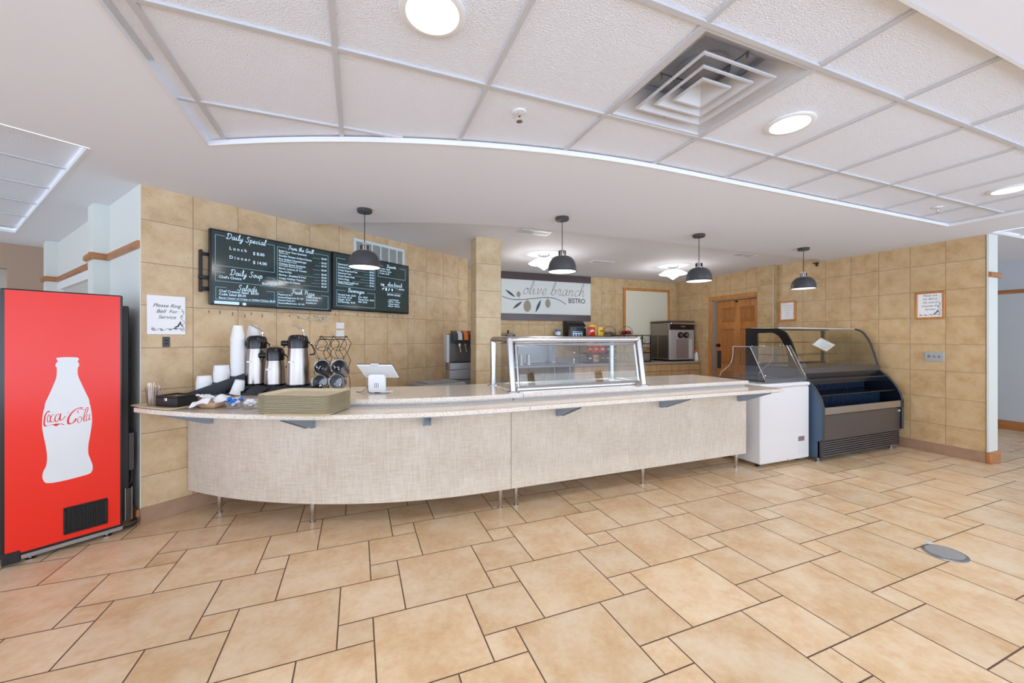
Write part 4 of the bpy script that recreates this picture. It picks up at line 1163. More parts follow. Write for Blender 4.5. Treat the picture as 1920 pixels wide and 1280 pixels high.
def wall_grille():
    t = thing('wall_grille', 'white louvred return-air grille high on the wall behind the right screen', 'air vent', lpos(2.045, 0, 2.155), LA)
    W, H = .345, .245
    mb = MB()
    for q in ((-W, W, 0, .03), (-W, W, H - .03, H), (-W, -W + .03, .03, H - .03), (W - .03, W, .03, H - .03)): mb.bbox(q[0], q[1], -.016, -.001, q[2], q[3], .004)
    for k in range(1, 6): x = -W + 2 * W * k / 6; mb.box(x - .006, x + .006, -.014, -.001, .02, H - .02)
    obj('grille_frame', mb, mat('grille_frame_white', (214, 226, 226), .4), t)
    mb = MB()
    for k in range(13):
        z = .036 + k * (H - .07) / 12.5; mb.add([(-W + .02, -.012, z), (W - .02, -.012, z), (W - .02, -.003, z + .009), (-W + .02, -.003, z + .009)], [(0, 1, 2, 3)])
    obj('slats', mb, white_paint, t, smooth=False)
    mb = MB(); mb.box(-W + .01, W - .01, -.002, -.0008, .01, H - .01); obj('backing', mb, mat('grille_back', (120, 124, 124), .7), t, smooth=False)
wall_grille()
for i, (px, z) in enumerate(((1.545, 1.455), (1.545, 1.375))):
    t = thing('outlet_plate', 'blank white plate on tiles behind the wire rack, ' + ('upper of two' if i == 0 else 'lower of two'), 'wall plate', lpos(px, 0, z), LA)
    mb = MB(); mb.bbox(-.045, .045, -.007, -.001, -.032, .032, .002); obj('plate', mb, trim_white, t)
    mb = MB(); mb.cyl((-.03, -.009, 0), (-.03, -.006, 0), .004, 8); mb.cyl((.03, -.009, 0), (.03, -.006, 0), .004, 8); obj('screw', mb, label_grey, t)
mb = MB()
for k in range(26):
    x = .42 + k * .078 + random.uniform(-.02, .02); z = (1.555 if x < 1.4 else 1.60) - random.uniform(.0, .03); h_ = random.choice([.008, .02, .028])
    mb.box(x - .005, x + .005, -.0012, -.0005, z - h_, z)
for k in range(6): mb.box(2.555, 2.563, -.0012, -.0005, 1.52 + k * .12, 1.55 + k * .12)
o = obj('wall_scuff_marks', mb, mat('scuff_grey', (134, 124, 112), .8), loc=lpos(0, 0), rotz=LA, smooth=False)
o['kind'] = 'structure'; o.name = 'trim_10'

# ------------------------------------------------------------------ back wall
def bistro_sign():
    W, H = 1.80, .84
    t = thing('bistro_sign', 'olive branch BISTRO sign with brown bands high on the back wall', 'sign', (2.305, 6.38, 1.638))
    mb = MB(); mb.bbox(0, W, -.02, -.001, .115, H - .125, .003); pn = obj('panel', mb, sign_white, t)
    mb = MB(); mb.bbox(0, W, -.028, -.001, H - .125, H, .003); obj('top_band', mb, dark_brown, t)
    mb = MB(); mb.bbox(0, W, -.028, -.001, 0, .115, .003); obj('bottom_band', mb, dark_brown, t)
    y = -.0215; X = lambda px: (px - 640) / 668.0
    # picture positions across the panel (0..1) are turned into metres on the sign
    mb = MB(); script(mb, 'olive branch', .40, .462, .110, y, .0135, slant=.28, nib=radians(35), trk=.13); obj('script_lettering', mb, sign_taupe, pn, smooth=False)
    mb = MB(); text(mb, 'BISTRO', 1.315, .335, .125, y, 'LEFT', 0, .0016, .88); obj('capital_lettering', mb, ink, pn, smooth=False)
    mb = MB(); ribbon(mb, cr([(.02, .41), (.12, .375), (.27, .358), (.45, .37), (.66, .397), (.86, .417), (1.04, .405), (1.17, .36), (1.27, .305)], 6), .012, y)
    obj('branch', mb, sign_slate, pn, smooth=False)
    def leaf(mb, x0, z0, x1, z1, wd):
        d = Vector((x1 - x0, z1 - z0)); n = Vector((-d.y, d.x)).normalized(); pts = []
        for k in range(12): t_ = k / 11; p = Vector((x0, z0)) + d * t_ + n * wd * sin(pi * t_); pts.append((p.x, y, p.y))
        for k in range(10, 0, -1): t_ = k / 11; p = Vector((x0, z0)) + d * t_ - n * wd * sin(pi * t_); pts.append((p.x, y, p.y))
        mb.add(pts, [tuple(range(len(pts)))])
    for q, m_ in (((.072, .528, .262, .402, .022), sign_slate), ((.65, .14, .76, .378, .025), sign_slate), ((.21, .195, .396, .332, .023), sign_mauve)):
        mb = MB(); leaf(mb, *q); obj('leaf', mb, m_, pn, smooth=False)
    for q in ((.323, .455, .038, .05, .36), (.49, .252, .073, .103, .37), (.895, .312, .053, .08, .415)):
        mb = MB(); mb.add([(q[0] + q[2] * cos(2 * pi * k / 28), y - .0005, q[1] + q[3] * sin(2 * pi * k / 28)) for k in range(28)], [tuple(range(28))])
        ribbon(mb, [(q[0], q[1]), (q[0] + .006, q[4])], .008, y); obj('olive', mb, sign_olive, pn, smooth=False)
bistro_sign()
t = thing('tack_board', 'cream board in an oak frame on the back wall behind the ice cream machine', 'board', (4.857, 6.38, 1.10))
mb = MB()
for q in ((0, 1.15, 0, .05), (0, 1.15, 1.165, 1.215), (0, .05, .05, 1.165), (1.10, 1.15, .05, 1.165)): mb.bbox(q[0], q[1], -.03, -.001, q[2], q[3], .006)
obj('board_frame', mb, oak, t)
mb = MB(); mb.box(.04, 1.11, -.012, -.001, .04, 1.18); obj('board_face', mb, tackboard, t, smooth=False)

def framed(name, label, loc, W, H, fw, lines, fl=False, sz=.03):
    t = thing(name, label, 'framed notice', loc, -pi / 2)
    mb = MB()
    for q in ((0, W, 0, fw), (0, W, H - fw, H), (0, fw, fw, H - fw), (W - fw, W, fw, H - fw)): mb.bbox(q[0], q[1], -.02, -.001, q[2], q[3], .005)
    obj('picture_frame', mb, oak, t)
    mb = MB(); mb.box(fw * .8, W - fw * .8, -.008, -.001, fw * .8, H - fw * .8); sh_ = obj('paper_sheet', mb, paper, t, smooth=False)
    mb = MB()
    for s_, x, z, s2, al, shr in lines: text(mb, s_, x, z, s2, -.0095, al, shr, 0)
    if fl: flourish(mb, .125, .045, .10, -.0095, .0025)
    obj('lettering', mb, ink, sh_, smooth=False)
W = .255
framed('framed_sign', 'oak-framed sign asking to use the bell, on the right tiled wall', (6.2, 2.593, 1.549), W, .316, .022,
       [(s_, W / 2, .262 - i * .040, .030, 'CENTER', .35) for i, s_ in enumerate(['Please use', 'the Bell at', 'the end of', 'Counter for', 'Service'])], True)
framed('framed_certificate', 'small oak-framed certificate on the right wall between the door and display case', (6.2, 4.214, 1.589), .25, .31, .026,
       [('Retail Food', .05, .26, .016, 'LEFT', 0), ('Food Establishment License', .125, .235, .014, 'CENTER', 0), ('City Health Department', .125, .205, .012, 'CENTER', 0), ('this certifies that the bistro', .125, .18, .011, 'CENTER', 0), ('is licensed to operate', .125, .155, .011, 'CENTER', 0), ('BISTRO', .125, .12, .016, 'CENTER', 0), ('Expires June 30', .125, .09, .011, 'CENTER', 0), ('Director of Health', .125, .06, .011, 'CENTER', 0)])
t = thing('switch_plate', 'brushed steel three-gang outlet plate on the right tiled wall', 'wall plate', (6.2, 2.512, 1.057), -pi / 2)
mb = MB(); mb.bbox(0, .165, -.008, -.001, 0, .113, .002); obj('plate', mb, mat('plate_steel', (186, 188, 190), .4, .4), t)
for x in (.04, .083, .125):
    mb = MB(); mb.lathe([(.001, 0), (.013, 0), (.015, .002)], n=16); q = obj('socket', mb, steel_dull, t); q.location = (x, -.0105, .057); q.rotation_euler = (-pi / 2, 0, 0)
t = thing('corner_bracket', 'small black bracket at the top of the right wall beside the last pendant', 'bracket', (6.2, 3.72, S_Z - .001), -pi / 2)
mb = MB(); mb.prism([(0, -.02), (.07, -.02), (.07, -.002), (0, -.002)], -.015, 0); mb.add([(.02, -.012, 0), (.07, -.012, 0), (.06, -.012, -.06)], [(0, 1, 2)]); mb.xprism([(-.018, 0), (-.002, 0), (-.002, -.055), (-.012, -.055)], .03, .06)
obj('bracket_arm', mb, black_matte, t, smooth=False)
# floor drain
t = thing('floor_drain', 'round metal floor drain grate in the tiles at the right', 'floor drain', (3.372, 1.275, .0018))
mb = MB(); mb.lathe([(.092, .002), (.094, .004), (.105, .004), (.112, .0)], n=40, sx=1.0, sy=.92); obj('drain_ring', mb, drain_grey, t)
mb = MB(); mb.disc((0, 0, .0008), .093, 40, r2=.086); obj('drain_well_shade', mb, mat('drain_well_shade', (88, 88, 92), .6), t, smooth=False)  # flat dark disc paints the shade seen between the grate bars
mb = MB()
for k in range(17):
    x = -.085 + k * .17 / 16; h_ = sqrt(max(0, .094 ** 2 - x * x)) * .9
    mb.bbox(x - .0034, x + .0034, -h_, h_, .0035, .007, .001)
obj('grate_bars', mb, mat('grate_metal', (176, 178, 182), .4, .4), t, smooth=False)
mb = MB(); mb.lathe([(.001, .006), (.02, .005), (.024, 0)], n=16); q = obj('drain_plug', mb, label_grey, t); q.location = (.075, .098, 0)

# ------------------------------------------------------------------ chest freezer with acrylic guard
def freezer():
    o = (4.15, 3.05, 0)
    t = thing('chest_freezer', 'white chest freezer on casters at the right end of the counter', 'freezer', o)
    x0, x1, y0, y1 = 3.775, 4.525, 2.757, 3.36
    mb = MB(); mb.bbox(x0, x1, y0, y1, .045, .815, .012); obj('body', mb.shift(o), freezer_white, t)
    mb = MB(); mb.bbox(x0 - .008, x1 + .01, y0 - .010, y1 + .008, .818, .858, .014); obj('lid_rim', mb.shift(o), mat('freezer_rim', (226, 226, 230), .3), t)
    mb = MB(); mb.bbox(x0 + .05, x1 - .05, y0 + .06, y1 - .03, .858, .864, .003); obj('glass_lid', mb.shift(o), mat('lid_glass_grey', (150, 156, 164), .06, spec=.8), t)
    mb = MB(); mb.bbox(4.345, 4.437, y0 - .006, y0 + .001, .236, .284, .002); th = obj('thermostat', mb.shift(o), mat('thermostat_grey', (120, 116, 116), .4), t)
    mb = MB(); text(mb, '18', 4.40, .246, .03, y0 - .008, 'LEFT'); obj('digits', mb.shift(o), emis('led_red', (240, 40, 50), 1.5), th, smooth=False)
    mb = MB(); mb.bbox(4.345, 4.485, y0 - .003, y0 + .001, .105, .222, .001); vt = obj('vent_panel', mb.shift(o), mat('vent_white', (222, 220, 222), .4), t)
    mb = MB()
    for k in range(6): mb.box(4.352, 4.478, y0 - .0045, y0 - .002, .118 + k * .018, .121 + k * .018)
    obj('vent_slots', mb.shift(o), label_grey, vt, smooth=False)
    mb = MB(); mb.tube(cr([(4.18, y0 - .002, .075), (4.182, y0 - .008, .055), (4.19, y0 - .004, .05)], 4), .004, 6); obj('drain_spout', mb.shift(o), freezer_white, t)
    for cx_, cy_ in ((x0 + .07, y0 + .09), (x1 - .07, y0 + .09), (x0 + .07, y1 - .08), (x1 - .07, y1 - .08)):
        mb = MB(); mb.cyl((cx_ - .011, cy_, .0225), (cx_ + .011, cy_, .0225), .022, 16); mb.box(cx_ - .016, cx_ + .016, cy_ - .014, cy_ + .014, .036, .047)
        obj('caster', mb.shift(o), black_matte, t)
freezer()
def fguard():
    o = (4.2, 3.06, .865)
    t = thing('acrylic_sneeze_guard', 'clear acrylic guard box standing on the white freezer', 'sneeze guard', o)
    x0, x1 = 3.885, 4.53; zb = .866; zt = 1.235
    f0, f1, b1, b0 = 2.795, 2.955, 3.16, 3.34
    mb = MB(); mb.add([(x0, f0, zb + .04), (x1, f0, zb + .04), (x1, f1, zt), (x0, f1, zt)], [(0, 1, 2, 3)]); obj('front_panel', mb.shift(o), acrylic, t, smooth=False)
    mb = MB(); mb.box(x0, x1, f1, b1, zt, zt + .004); obj('top_panel', mb.shift(o), acrylic, t, smooth=False)
    for x in (x0, x1):
        side = [(f0, zb), (f0, zb + .04), (f1, zt), (b1, zt)] + cr([(b1, zt), (b1 + .002, zt - .1), (b1 + .03, zt - .19), (b1 + .09, zt - .25), (b1 + .15, zt - .30), (b0, zb + .0)], 4)[1:]
        mb = MB(); mb.add([(x, p[0], p[1]) for p in side], [tuple(range(len(side)))]); obj('side_panel', mb.shift(o), acrylic, t, smooth=False)
        edge = MB(); edge.tube([(x, p[0], p[1]) for p in side], .0028, 5, closed=True); obj('panel_edge', edge.shift(o), label_grey, t)
    mb = MB()
    for a, b in (((x0, f1, zt), (x1, f1, zt)), ((x0, f0, zb + .04), (x1, f0, zb + .04)), ((x0 + .03, f0 + .005, zb + .05), (x0 + .03, f1, zt)), ((x1 - .06, f0 + .005, zb + .05), (x1 - .06, f1, zt))): mb.tube([a, b], .005, 6)
    mb.box(x0 - .004, x1 + .004, f0 - .006, f0 + .004, zb, zb + .04); mb.box(x0 - .004, x0 + .006, f0, b0, zb, zb + .02); mb.box(x1 - .006, x1 + .004, f0, b0, zb, zb + .02)
    obj('edge_channel', mb.shift(o), glass('channel_acrylic', (205, 208, 212), .25, .15, .5), t, smooth=False)
    mb = MB()
    for x in (x0 + .04, x0 + .16, x0 + .22, x1 - .16, x1 - .10, x1 - .05, x1 + .0): mb.sphere((x, f1 + .01, zt + .007), .006, 8, 6)
    for p in ((x0 + .02, f0 + .01, zb + .07), (x0 + .02, (f0 + f1) / 2, (zb + zt) / 2 + .02), (x1, f0 + .01, zb + .07), (x1, (f0 + f1) / 2, (zb + zt) / 2)): mb.sphere(p, .006, 8, 6)
    obj('screw', mb.shift(o), chrome, t)
fguard()

# ------------------------------------------------------------------ glass display case
def display_case():
    o = (5.3, 3.1, 0)
    t = thing('display_case', 'large refrigerated display case with curved glass top and open navy lower shelf', 'display case', o)
    x0, x1 = 4.56, 6.05
    up = [(2.885, .985), (2.912, 1.10), (2.958, 1.25), (2.99, 1.32), (3.03, 1.385), (3.075, 1.422), (3.125, 1.44)]
    up = cr(up, 4)
    lo = cr([(2.865, .925), (2.82, .885), (2.77, .835), (2.725, .775), (2.69, .715), (2.665, .655), (2.653, .60)], 4)
    back = 3.53
    S_ = lambda mb: mb.shift(o)
    # end panels
    outer_ = [(2.68, .05), (2.68, .23), (2.65, .25), (2.648, .60)] + lo[::-1] + [(2.868, .98), (2.885, .985), (3.0, .985), (back, .985), (back, .05)]
    for nm, xa, m_ in (('end_panel', x0, side_navy), ('end_panel', x1 - .022, deep_navy)):
        mb = MB(); mb.xprism(outer_, xa, xa + .022); obj(nm, S_(mb), m_, t, ang=30)
        mb = MB(); ed = [(2.65, .25), (2.648, .60)] + lo[::-1]; mb.tube([(xa + .011, p[0] - .003, p[1]) for p in ed], .012, 6); obj('end_trim', S_(mb), dark_metal, t)
    # lower body
    mb = MB(); mb.box(x0 + .022, x1 - .022, 2.70, back, .05, .23); mb.box(x0 + .022, x1 - .022, 2.662, back, .232, .50); obj('lower_body', S_(mb), bronze_grey, t, smooth=False)
    mb = MB(); mb.bbox(x0 + .018, x1 - .018, 2.640, 2.662, .51, .588, .006); obj('bumper_rail', S_(mb), mat('rail_silver', (168, 160, 152), .25, .7), t)
    mb = MB()
    for k in range(7):
        z = .062 + k * .024; mb.xprism([(2.668, z), (2.672, z + .012), (2.70, z + .018), (2.70, z + .010)], x0 + .03, x1 - .03)
    g = obj('kick_louvre', S_(mb), bronze_grey, t, smooth=False)
    mb = MB(); mb.box(x0 + .03, x1 - .03, 2.698, 2.6995, .05, .23); obj('louvre_back', S_(mb), black_matte, g, smooth=False)
    mb = MB(); mb.bbox(x0 + .0, x0 + .035, 2.655, 2.70, .05, .235, .004); obj('corner_post', S_(mb), dark_metal, t)
    # open display bay: back wall with ribs, two steps
    mb = MB()
    mb.box(x0 + .022, x1 - .022, 2.66, 3.30, .50, .53)
    mb.box(x0 + .022, x1 - .022, 3.02, 3.30, .53, .93)
    mb.box(x0 + .022, x1 - .022, 2.86, 3.02, .53, .70)
    mb.box(x0 + .022, x1 - .022, 2.865, 3.30, .90, .935)
    b = obj('bay_liner', S_(mb), deep_navy, t, smooth=False)
    mb = MB(); n = 44
    for k in range(n):
        x = x0 + .04 + k * (x1 - x0 - .08) / (n - 1)
        mb.box(x - .003, x + .003, 3.013, 3.02, .705, .885); mb.box(x - .003, x + .003, 2.853, 2.86, .535, .69)
    obj('rib_grille', S_(mb), mat('rib_blue', (44, 72, 106), .3), b, smooth=False)
    mb = MB(); mb.bbox(x0 + .022, x1 - .022, 2.70, 2.86, .695, .705, .003); mb.tube([(x0 + .03, 2.70, .705), (x1 - .03, 2.70, .705)], .006, 6); obj('wire_shelf', S_(mb), deep_navy, b)
    mb = MB(); mb.tube([(x0 + .02, 2.79, .865), (x1 - .02, 2.79, .865)], .006, 6)
    obj('air_curtain_rail', S_(mb), dark_metal, t)
    mb = MB(); mb.box(x0 + .022, x1 - .022, 2.872, 2.885, .80, .925); obj('bay_shade_strip', S_(mb), deep_navy, t, smooth=False)  # dark strip added to deepen the shade inside the open bay
    mb = MB(); mb.tube([(x0 + .02, 3.13, 1.445), (x1 - .01, 3.13, 1.445)], .005, 6); mb.tube([(x0 + .02, 3.47, 1.447), (x1 - .01, 3.47, 1.447)], .005, 6); obj('glass_edge_gleam', S_(mb), label_grey, t)  # pale tubes stand in for bright rim lines and reflections of the glass
    # ledge between both bays
    mb = MB(); mb.bbox(x0 - .004, x1 + .004, 2.862, 2.90, .925, .992, .006); obj('ledge', S_(mb), bronze_grey, t)
    # upper case deck, back and frames
    mb = MB(); mb.box(x0 + .01, x1 - .01, 2.90, back, .96, .985); obj('deck', S_(mb), mat('deck_grey', (120, 118, 114), .3, .4), t, smooth=False)
    mb = MB(); mb.bbox(x0, x0 + .05, 3.42, back, .985, 1.445, .006); mb.bbox(x1 - .02, x1, 3.48, back, .985, 1.445, .006); mb.bbox(x0, x1, 3.44, back, 1.425, 1.448, .004); mb.bbox(x0, x1, 3.47, back, .985, 1.01, .004)
    obj('back_frame', S_(mb), black_gloss, t)
    # left end: thick black arch with small glass
    inn = [(3.02, .985)] + [(p[0] + .065, p[1] - .045) for p in up[3:]] + [(3.40, 1.385), (3.40, .985)]
    op = [(2.885, .985)] + up + [(3.53, 1.445), (3.53, .985)]
    mb = MB(); a_, b_ = x0 - .002, x0 + .025
    polys = [[Vector((p[0], p[1], 0)) for p in op], [Vector((p[0], p[1], 0)) for p in [(3.0, 1.0)] + [(p[0] + .07, p[1] - .05) for p in up[6:]] + [(3.38, 1.385), (3.38, 1.0)]]]
    flat = [p for pl in polys for p in pl]; tr = geometry.tessellate_polygon(polys); N = len(flat)
    mb.add([(a_, p.x, p.y) for p in flat] + [(b_, p.x, p.y) for p in flat], [tuple(q) for q in tr] + [tuple(N + i for i in q) for q in tr])
    off = 0
    for pl in polys:
        n_ = len(pl); mb.add([(a_, p.x, p.y) for p in pl] + [(b_, p.x, p.y) for p in pl], [(i, (i + 1) % n_, n_ + (i + 1) % n_, n_ + i) for i in range(n_)])
    obj('end_arch', S_(mb), black_gloss, t, ang=30)
    mb = MB(); gp = [(3.0, 1.0)] + [(p[0] + .07, p[1] - .05) for p in up[6:]] + [(3.38, 1.385), (3.38, 1.0)]
    mb.add([(x0 + .012, p[0], p[1]) for p in gp], [tuple(range(len(gp)))]); obj('end_glass', S_(mb), case_glass, t, smooth=False)
    mb = MB(); gp = [(2.885, .985)] + up + [(3.44, 1.44), (3.44, .985)]
    mb.add([(x1 - .008, p[0], p[1]) for p in gp], [tuple(range(len(gp)))]); obj('end_glass', S_(mb), case_glass, t, smooth=False)
    mb = MB(); mb.tube([(x1 - .006, p[0], p[1]) for p in [(2.885, .985)] + up], .012, 8); obj('end_trim', S_(mb), dark_metal, t)
    # curved front glass
    mb = MB(); gl = up + [(3.30, 1.442), (3.47, 1.442)]
    v = []; 
    for x in (x0 + .02, x1 - .012): v += [(x, p[0], p[1]) for p in gl]
    m_ = len(gl); mb.add(v, [(i, i + 1, m_ + i + 1, m_ + i) for i in range(m_ - 1)]); obj('curved_glass', S_(mb), case_glass, t, ang=60)
    # inner shelves
    for z, ya in ((1.12, 3.12), (1.27, 3.18)):
        mb = MB(); mb.box(x0 + .05, x1 - .03, ya, 3.44, z, z + .008); obj('inner_shelf', S_(mb), case_glass, t, smooth=False)
    mb = MB(); mb.lathe([(.001, 0), (.03, 0), (.03, .02), (.001, .02)], (x0 + .03, 2.72, 0), 12)
    for cx_, cy_ in ((x0 + .04, 2.72), (x1 - .05, 2.74), (x0 + .05, 3.45), (x1 - .05, 3.45)):
        mb = MB(); mb.lathe([(.001, 0), (.022, 0), (.022, .015), (.012, .02), (.012, .05)], (cx_, cy_, 0), 12); obj('foot', S_(mb), steel_dull, t)
    mb = MB(); mb.bbox(x1 - .07, x1 - .03, 2.655, 2.661, .455, .475, .002); obj('badge', S_(mb), label_grey, t)
    mb = MB(); mb.bbox(x1 - .055, x1 - .01, 2.634, 2.642, .515, .59, .003); mb.bbox(x1 - .075, x1 - .02, 2.648, 2.66, .49, .51, .002); obj('latch', S_(mb), black_matte, t)
display_case()
t = thing('taped_notice', 'oak-edged paper notice set diagonally inside the curved glass of the display case', 'notice', (5.27, 3.05, 1.25))
mb = MB(); c = [(-.25, .0, -.005), (-.02, .03, .095), (.25, .0, -.01), (.02, -.02, -.10)]
mb.add([(p[0], p[1] + dy, p[2]) for dy in (0, .004) for p in c], [(0, 1, 2, 3), (4, 5, 6, 7), (0, 1, 5, 4), (1, 2, 6, 5), (2, 3, 7, 6), (3, 0, 4, 7)]); obj('notice_board', mb, oak_h, t, smooth=False)
mb = MB(); c2 = [(p[0] * .86, p[1] - .004, p[2] * .84) for p in c]; mb.add(c2, [(0, 1, 2, 3)]); sh_ = obj('paper_sheet', mb, paper, t, smooth=False)
mb = MB()
for k in range(5):
    z = .035 - k * .018; h_ = .11 * (1 - abs(z) / .08); mb.add([(-h_, -.02, z), (h_, -.02, z - .012), (h_, -.02, z - .016), (-h_, -.02, z - .004)], [(0, 1, 2, 3)])
obj('print_lines', mb, label_grey, sh_, smooth=False)

# ------------------------------------------------------------------ kitchen behind the counter
kx0, kx1, ky, kz = 3.38, 6.195, 5.73, .88
t = thing('kitchen_worktop', 'grey laminate worktop along the back wall under the soft serve machine', 'worktop', (4.8, 6.05, kz - .035))
mb = MB(); mb.bbox(kx0 - 4.8, kx1 - 4.8, ky - 6.05, 6.375 - 6.05, 0, .035, .004); obj('slab', mb, worktop_grey, t)
mb = MB(); mb.bbox(kx0 - 4.8, kx1 - 4.8, .305, .322, .036, .13, .003); mb.bbox(kx1 - 4.8 - .018, kx1 - 4.8, ky - 6.05 + .02, .30, .036, .13, .003); obj('backsplash', mb, worktop_grey, t)
nx = 4; cw = (kx1 - kx0 - .02) / nx
for i in range(nx):
    xa = kx0 + .01 + i * cw
    lb = ['first', 'second', 'third', 'last'][i] + ' maple base cabinet from the left under the grey kitchen worktop'
    t = thing('base_cabinet', lb, 'cabinet', (xa + cw / 2, 6.06, 0), 0, 'maple base cabinets on the back wall')
    h_ = cw / 2
    mb = MB(); mb.box(-h_ + .001, h_ - .001, -.29, .31, .09, kz - .037); mb.box(-h_ + .001, h_ - .001, -.24, .31, 0, .09); obj('body', mb, cabinet_wood, t, smooth=False)
    for s_ in (-1, 1):
        a_ = (-h_ + .006, -.003) if s_ < 0 else (.003, h_ - .006)
        mb = MB(); mb.bbox(a_[0], a_[1], -.31, -.291, .10, .70, .004); dr = obj('door', mb, cabinet_wood, t)
        mb = MB(); mb.tube([(s_ * .05, -.31, .60), (s_ * .05, -.335, .60), (s_ * .05, -.335, .68), (s_ * .05, -.31, .68)], .004, 6); obj('handle', mb, steel, dr)
        mb = MB(); mb.bbox(a_[0], a_[1], -.31, -.291, .71, kz - .045, .004); obj('drawer', mb, cabinet_wood, t)
# stainless table left of it
t = thing('steel_work_table', 'stainless steel work table with sink against the back wall, seen through the glass guard', 'table', (2.75, 6.05, 0))
mb = MB(); mb.bbox(-.62, .62, -.32, .32, .845, .88, .006); mb.bbox(-.62, .62, .30, .322, .88, 1.32, .003); obj('table_top', mb, steel_dull, t)
mb = MB(); mb.bbox(-.60, .60, -.28, .30, .33, .35, .004); obj('undershelf', mb, steel_dull, t)
for sx in (-.57, .57):
    for sy in (-.27, .27): obj('leg', MB().cyl((sx, sy, 0), (sx, sy, .845), .02, 14), steel, t)
mb = MB(); mb.lathe([(.03, 0), (.03, .01), (.012, .02)], (.40, .18, .881), 16); mb.tube(cr([(.40, .18, .89), (.40, .18, 1.10), (.40, .16, 1.165), (.40, .10, 1.18), (.40, .05, 1.14), (.40, .04, 1.11)], 6), .010, 10)
mb.tube([(.34, .18, .90), (.46, .18, .90)], .012, 10); mb.tube([(.33, .17, .93), (.37, .17, .90)], .008, 8); mb.tube([(.47, .17, .93), (.43, .17, .90)], .008, 8)
tag(obj('kitchen_faucet', mb.shift((2.75 - 2.75, 0, 0)), mat('tap_chrome', (214, 218, 224), .2, .5), loc=(2.84, 6.05, 0)), 'tall gooseneck tap on the steel table behind the glass guard', 'tap')
mb = MB(); mb.lathe([(.025, 0), (.02, .02), (.016, .03), (.016, .16), (.03, .18), (.022, .2), (.001, .2)], n=14); mb.tube([(0, 0, .16), (0, -.08, .15)], .008, 8)
tag(obj('sink_dispenser', mb, chrome, loc=(3.60, 6.12, kz + .001)), 'short chrome sink tap at the left end of the grey worktop', 'tap')
for i, x in enumerate((2.49, 2.625)):
    mb = MB(); mb.lathe([(.001, 0), (.045, 0), (.045, .01), (.033, .17), (.001, .17)], n=22)
    tag(obj('metal_cup', mb, mat('cup_metal', (210, 212, 214), .3, .4), loc=(x, 5.92, .881)), ('left' if i == 0 else 'right') + ' of two upturned metal cups on the steel table', 'cup', 'upturned metal cups')
t = thing('coffee_urn', 'stainless coffee urn with a lid beside the tiled column, behind the guard', 'coffee urn', (2.36, 6.17, .881))
mb = MB(); mb.lathe([(.10, 0), (.105, .02), (.10, .03), (.12, .05), (.125, .49), (.13, .5), (.12, .515), (.06, .535), (.001, .54)], n=32); obj('urn_body', mb, steel, t)
mb = MB(); mb.lathe([(.014, 0), (.014, .015), (.022, .02), (.022, .032), (.001, .034)], (0, 0, .54), 12); obj('lid_knob', mb, black_matte, t)
mb = MB(); mb.bbox(-.012, .012, -.145, -.122, .08, .36, .004); obj('level_gauge', mb, label_grey, t)
t = thing('towel_dispenser', 'black paper towel dispenser with a blue label on the back wall below the sign', 'towel dispenser', (3.70, 6.38, 1.226))
mb = MB(); pr = [(-.001, 0), (-.21, 0)] + [(-.21, .25)] + [(-.21 + .16 * (1 - cos(a)), .25 + .16 * sin(a)) for a in [pi / 2 * k / 8 for k in range(1, 9)]] + [(-.001, .41)]
mb.xprism(pr, -.18, .18); obj('housing', mb, black_gloss, t, ang=30)
mb = MB(); mb.bbox(-.15, .15, -.216, -.208, .01, .30, .003); obj('cover', mb, mat('cover_slate', (62, 70, 82), .2), t)
mb = MB(); mb.add([(-.10, -.218, .10), (.10, -.218, .10), (.10, -.218, .22), (-.10, -.218, .22)], [(0, 1, 2, 3)]); lb_ = obj('label', mb, paper, t, smooth=False)
mb = MB(); mb.add([(-.09, -.219, .19), (.09, -.219, .19), (.09, -.219, .215), (-.09, -.219, .21)], [(0, 1, 2, 3)])
for x in (-.06, 0, .06): mb.add([(x - .022, -.219, .12), (x + .022, -.219, .12), (x + .022, -.219, .17), (x - .022, -.219, .17)], [(0, 1, 2, 3)])
obj('label_print', mb, snack_blue, lb_, smooth=False)
mb = MB(); mb.bbox(-.30, .62, -.17, 0, 0, .02, .003); mb.bbox(-.28, -.26, -.15, 0, -.10, 0, .003); mb.bbox(.58, .60, -.15, 0, -.10, 0, .003)
t = thing('snack_rack', 'black wire snack rack on the grey worktop, crammed with snack bags, behind the glass guard', 'rack', (4.06, 6.0, kz + .001))
mb = MB(); hw, hd, hh = .33, .15, .475
for sx in (-1, 1):
    for sy in (-1, 1): mb.cyl((sx * hw, sy * hd, 0), (sx * hw, sy * hd, hh), .006, 8)
for z in (.01, .17, .33, hh):
    mb.tube([(-hw, -hd, z), (hw, -hd, z), (hw, hd, z), (-hw, hd, z)], .005, 6, closed=True)
    for k in range(9): x = -hw + k * hw / 4; mb.cyl((x, -hd, z), (x, hd, z), .0025, 5)
obj('rack_wire', mb, black_wire, t)
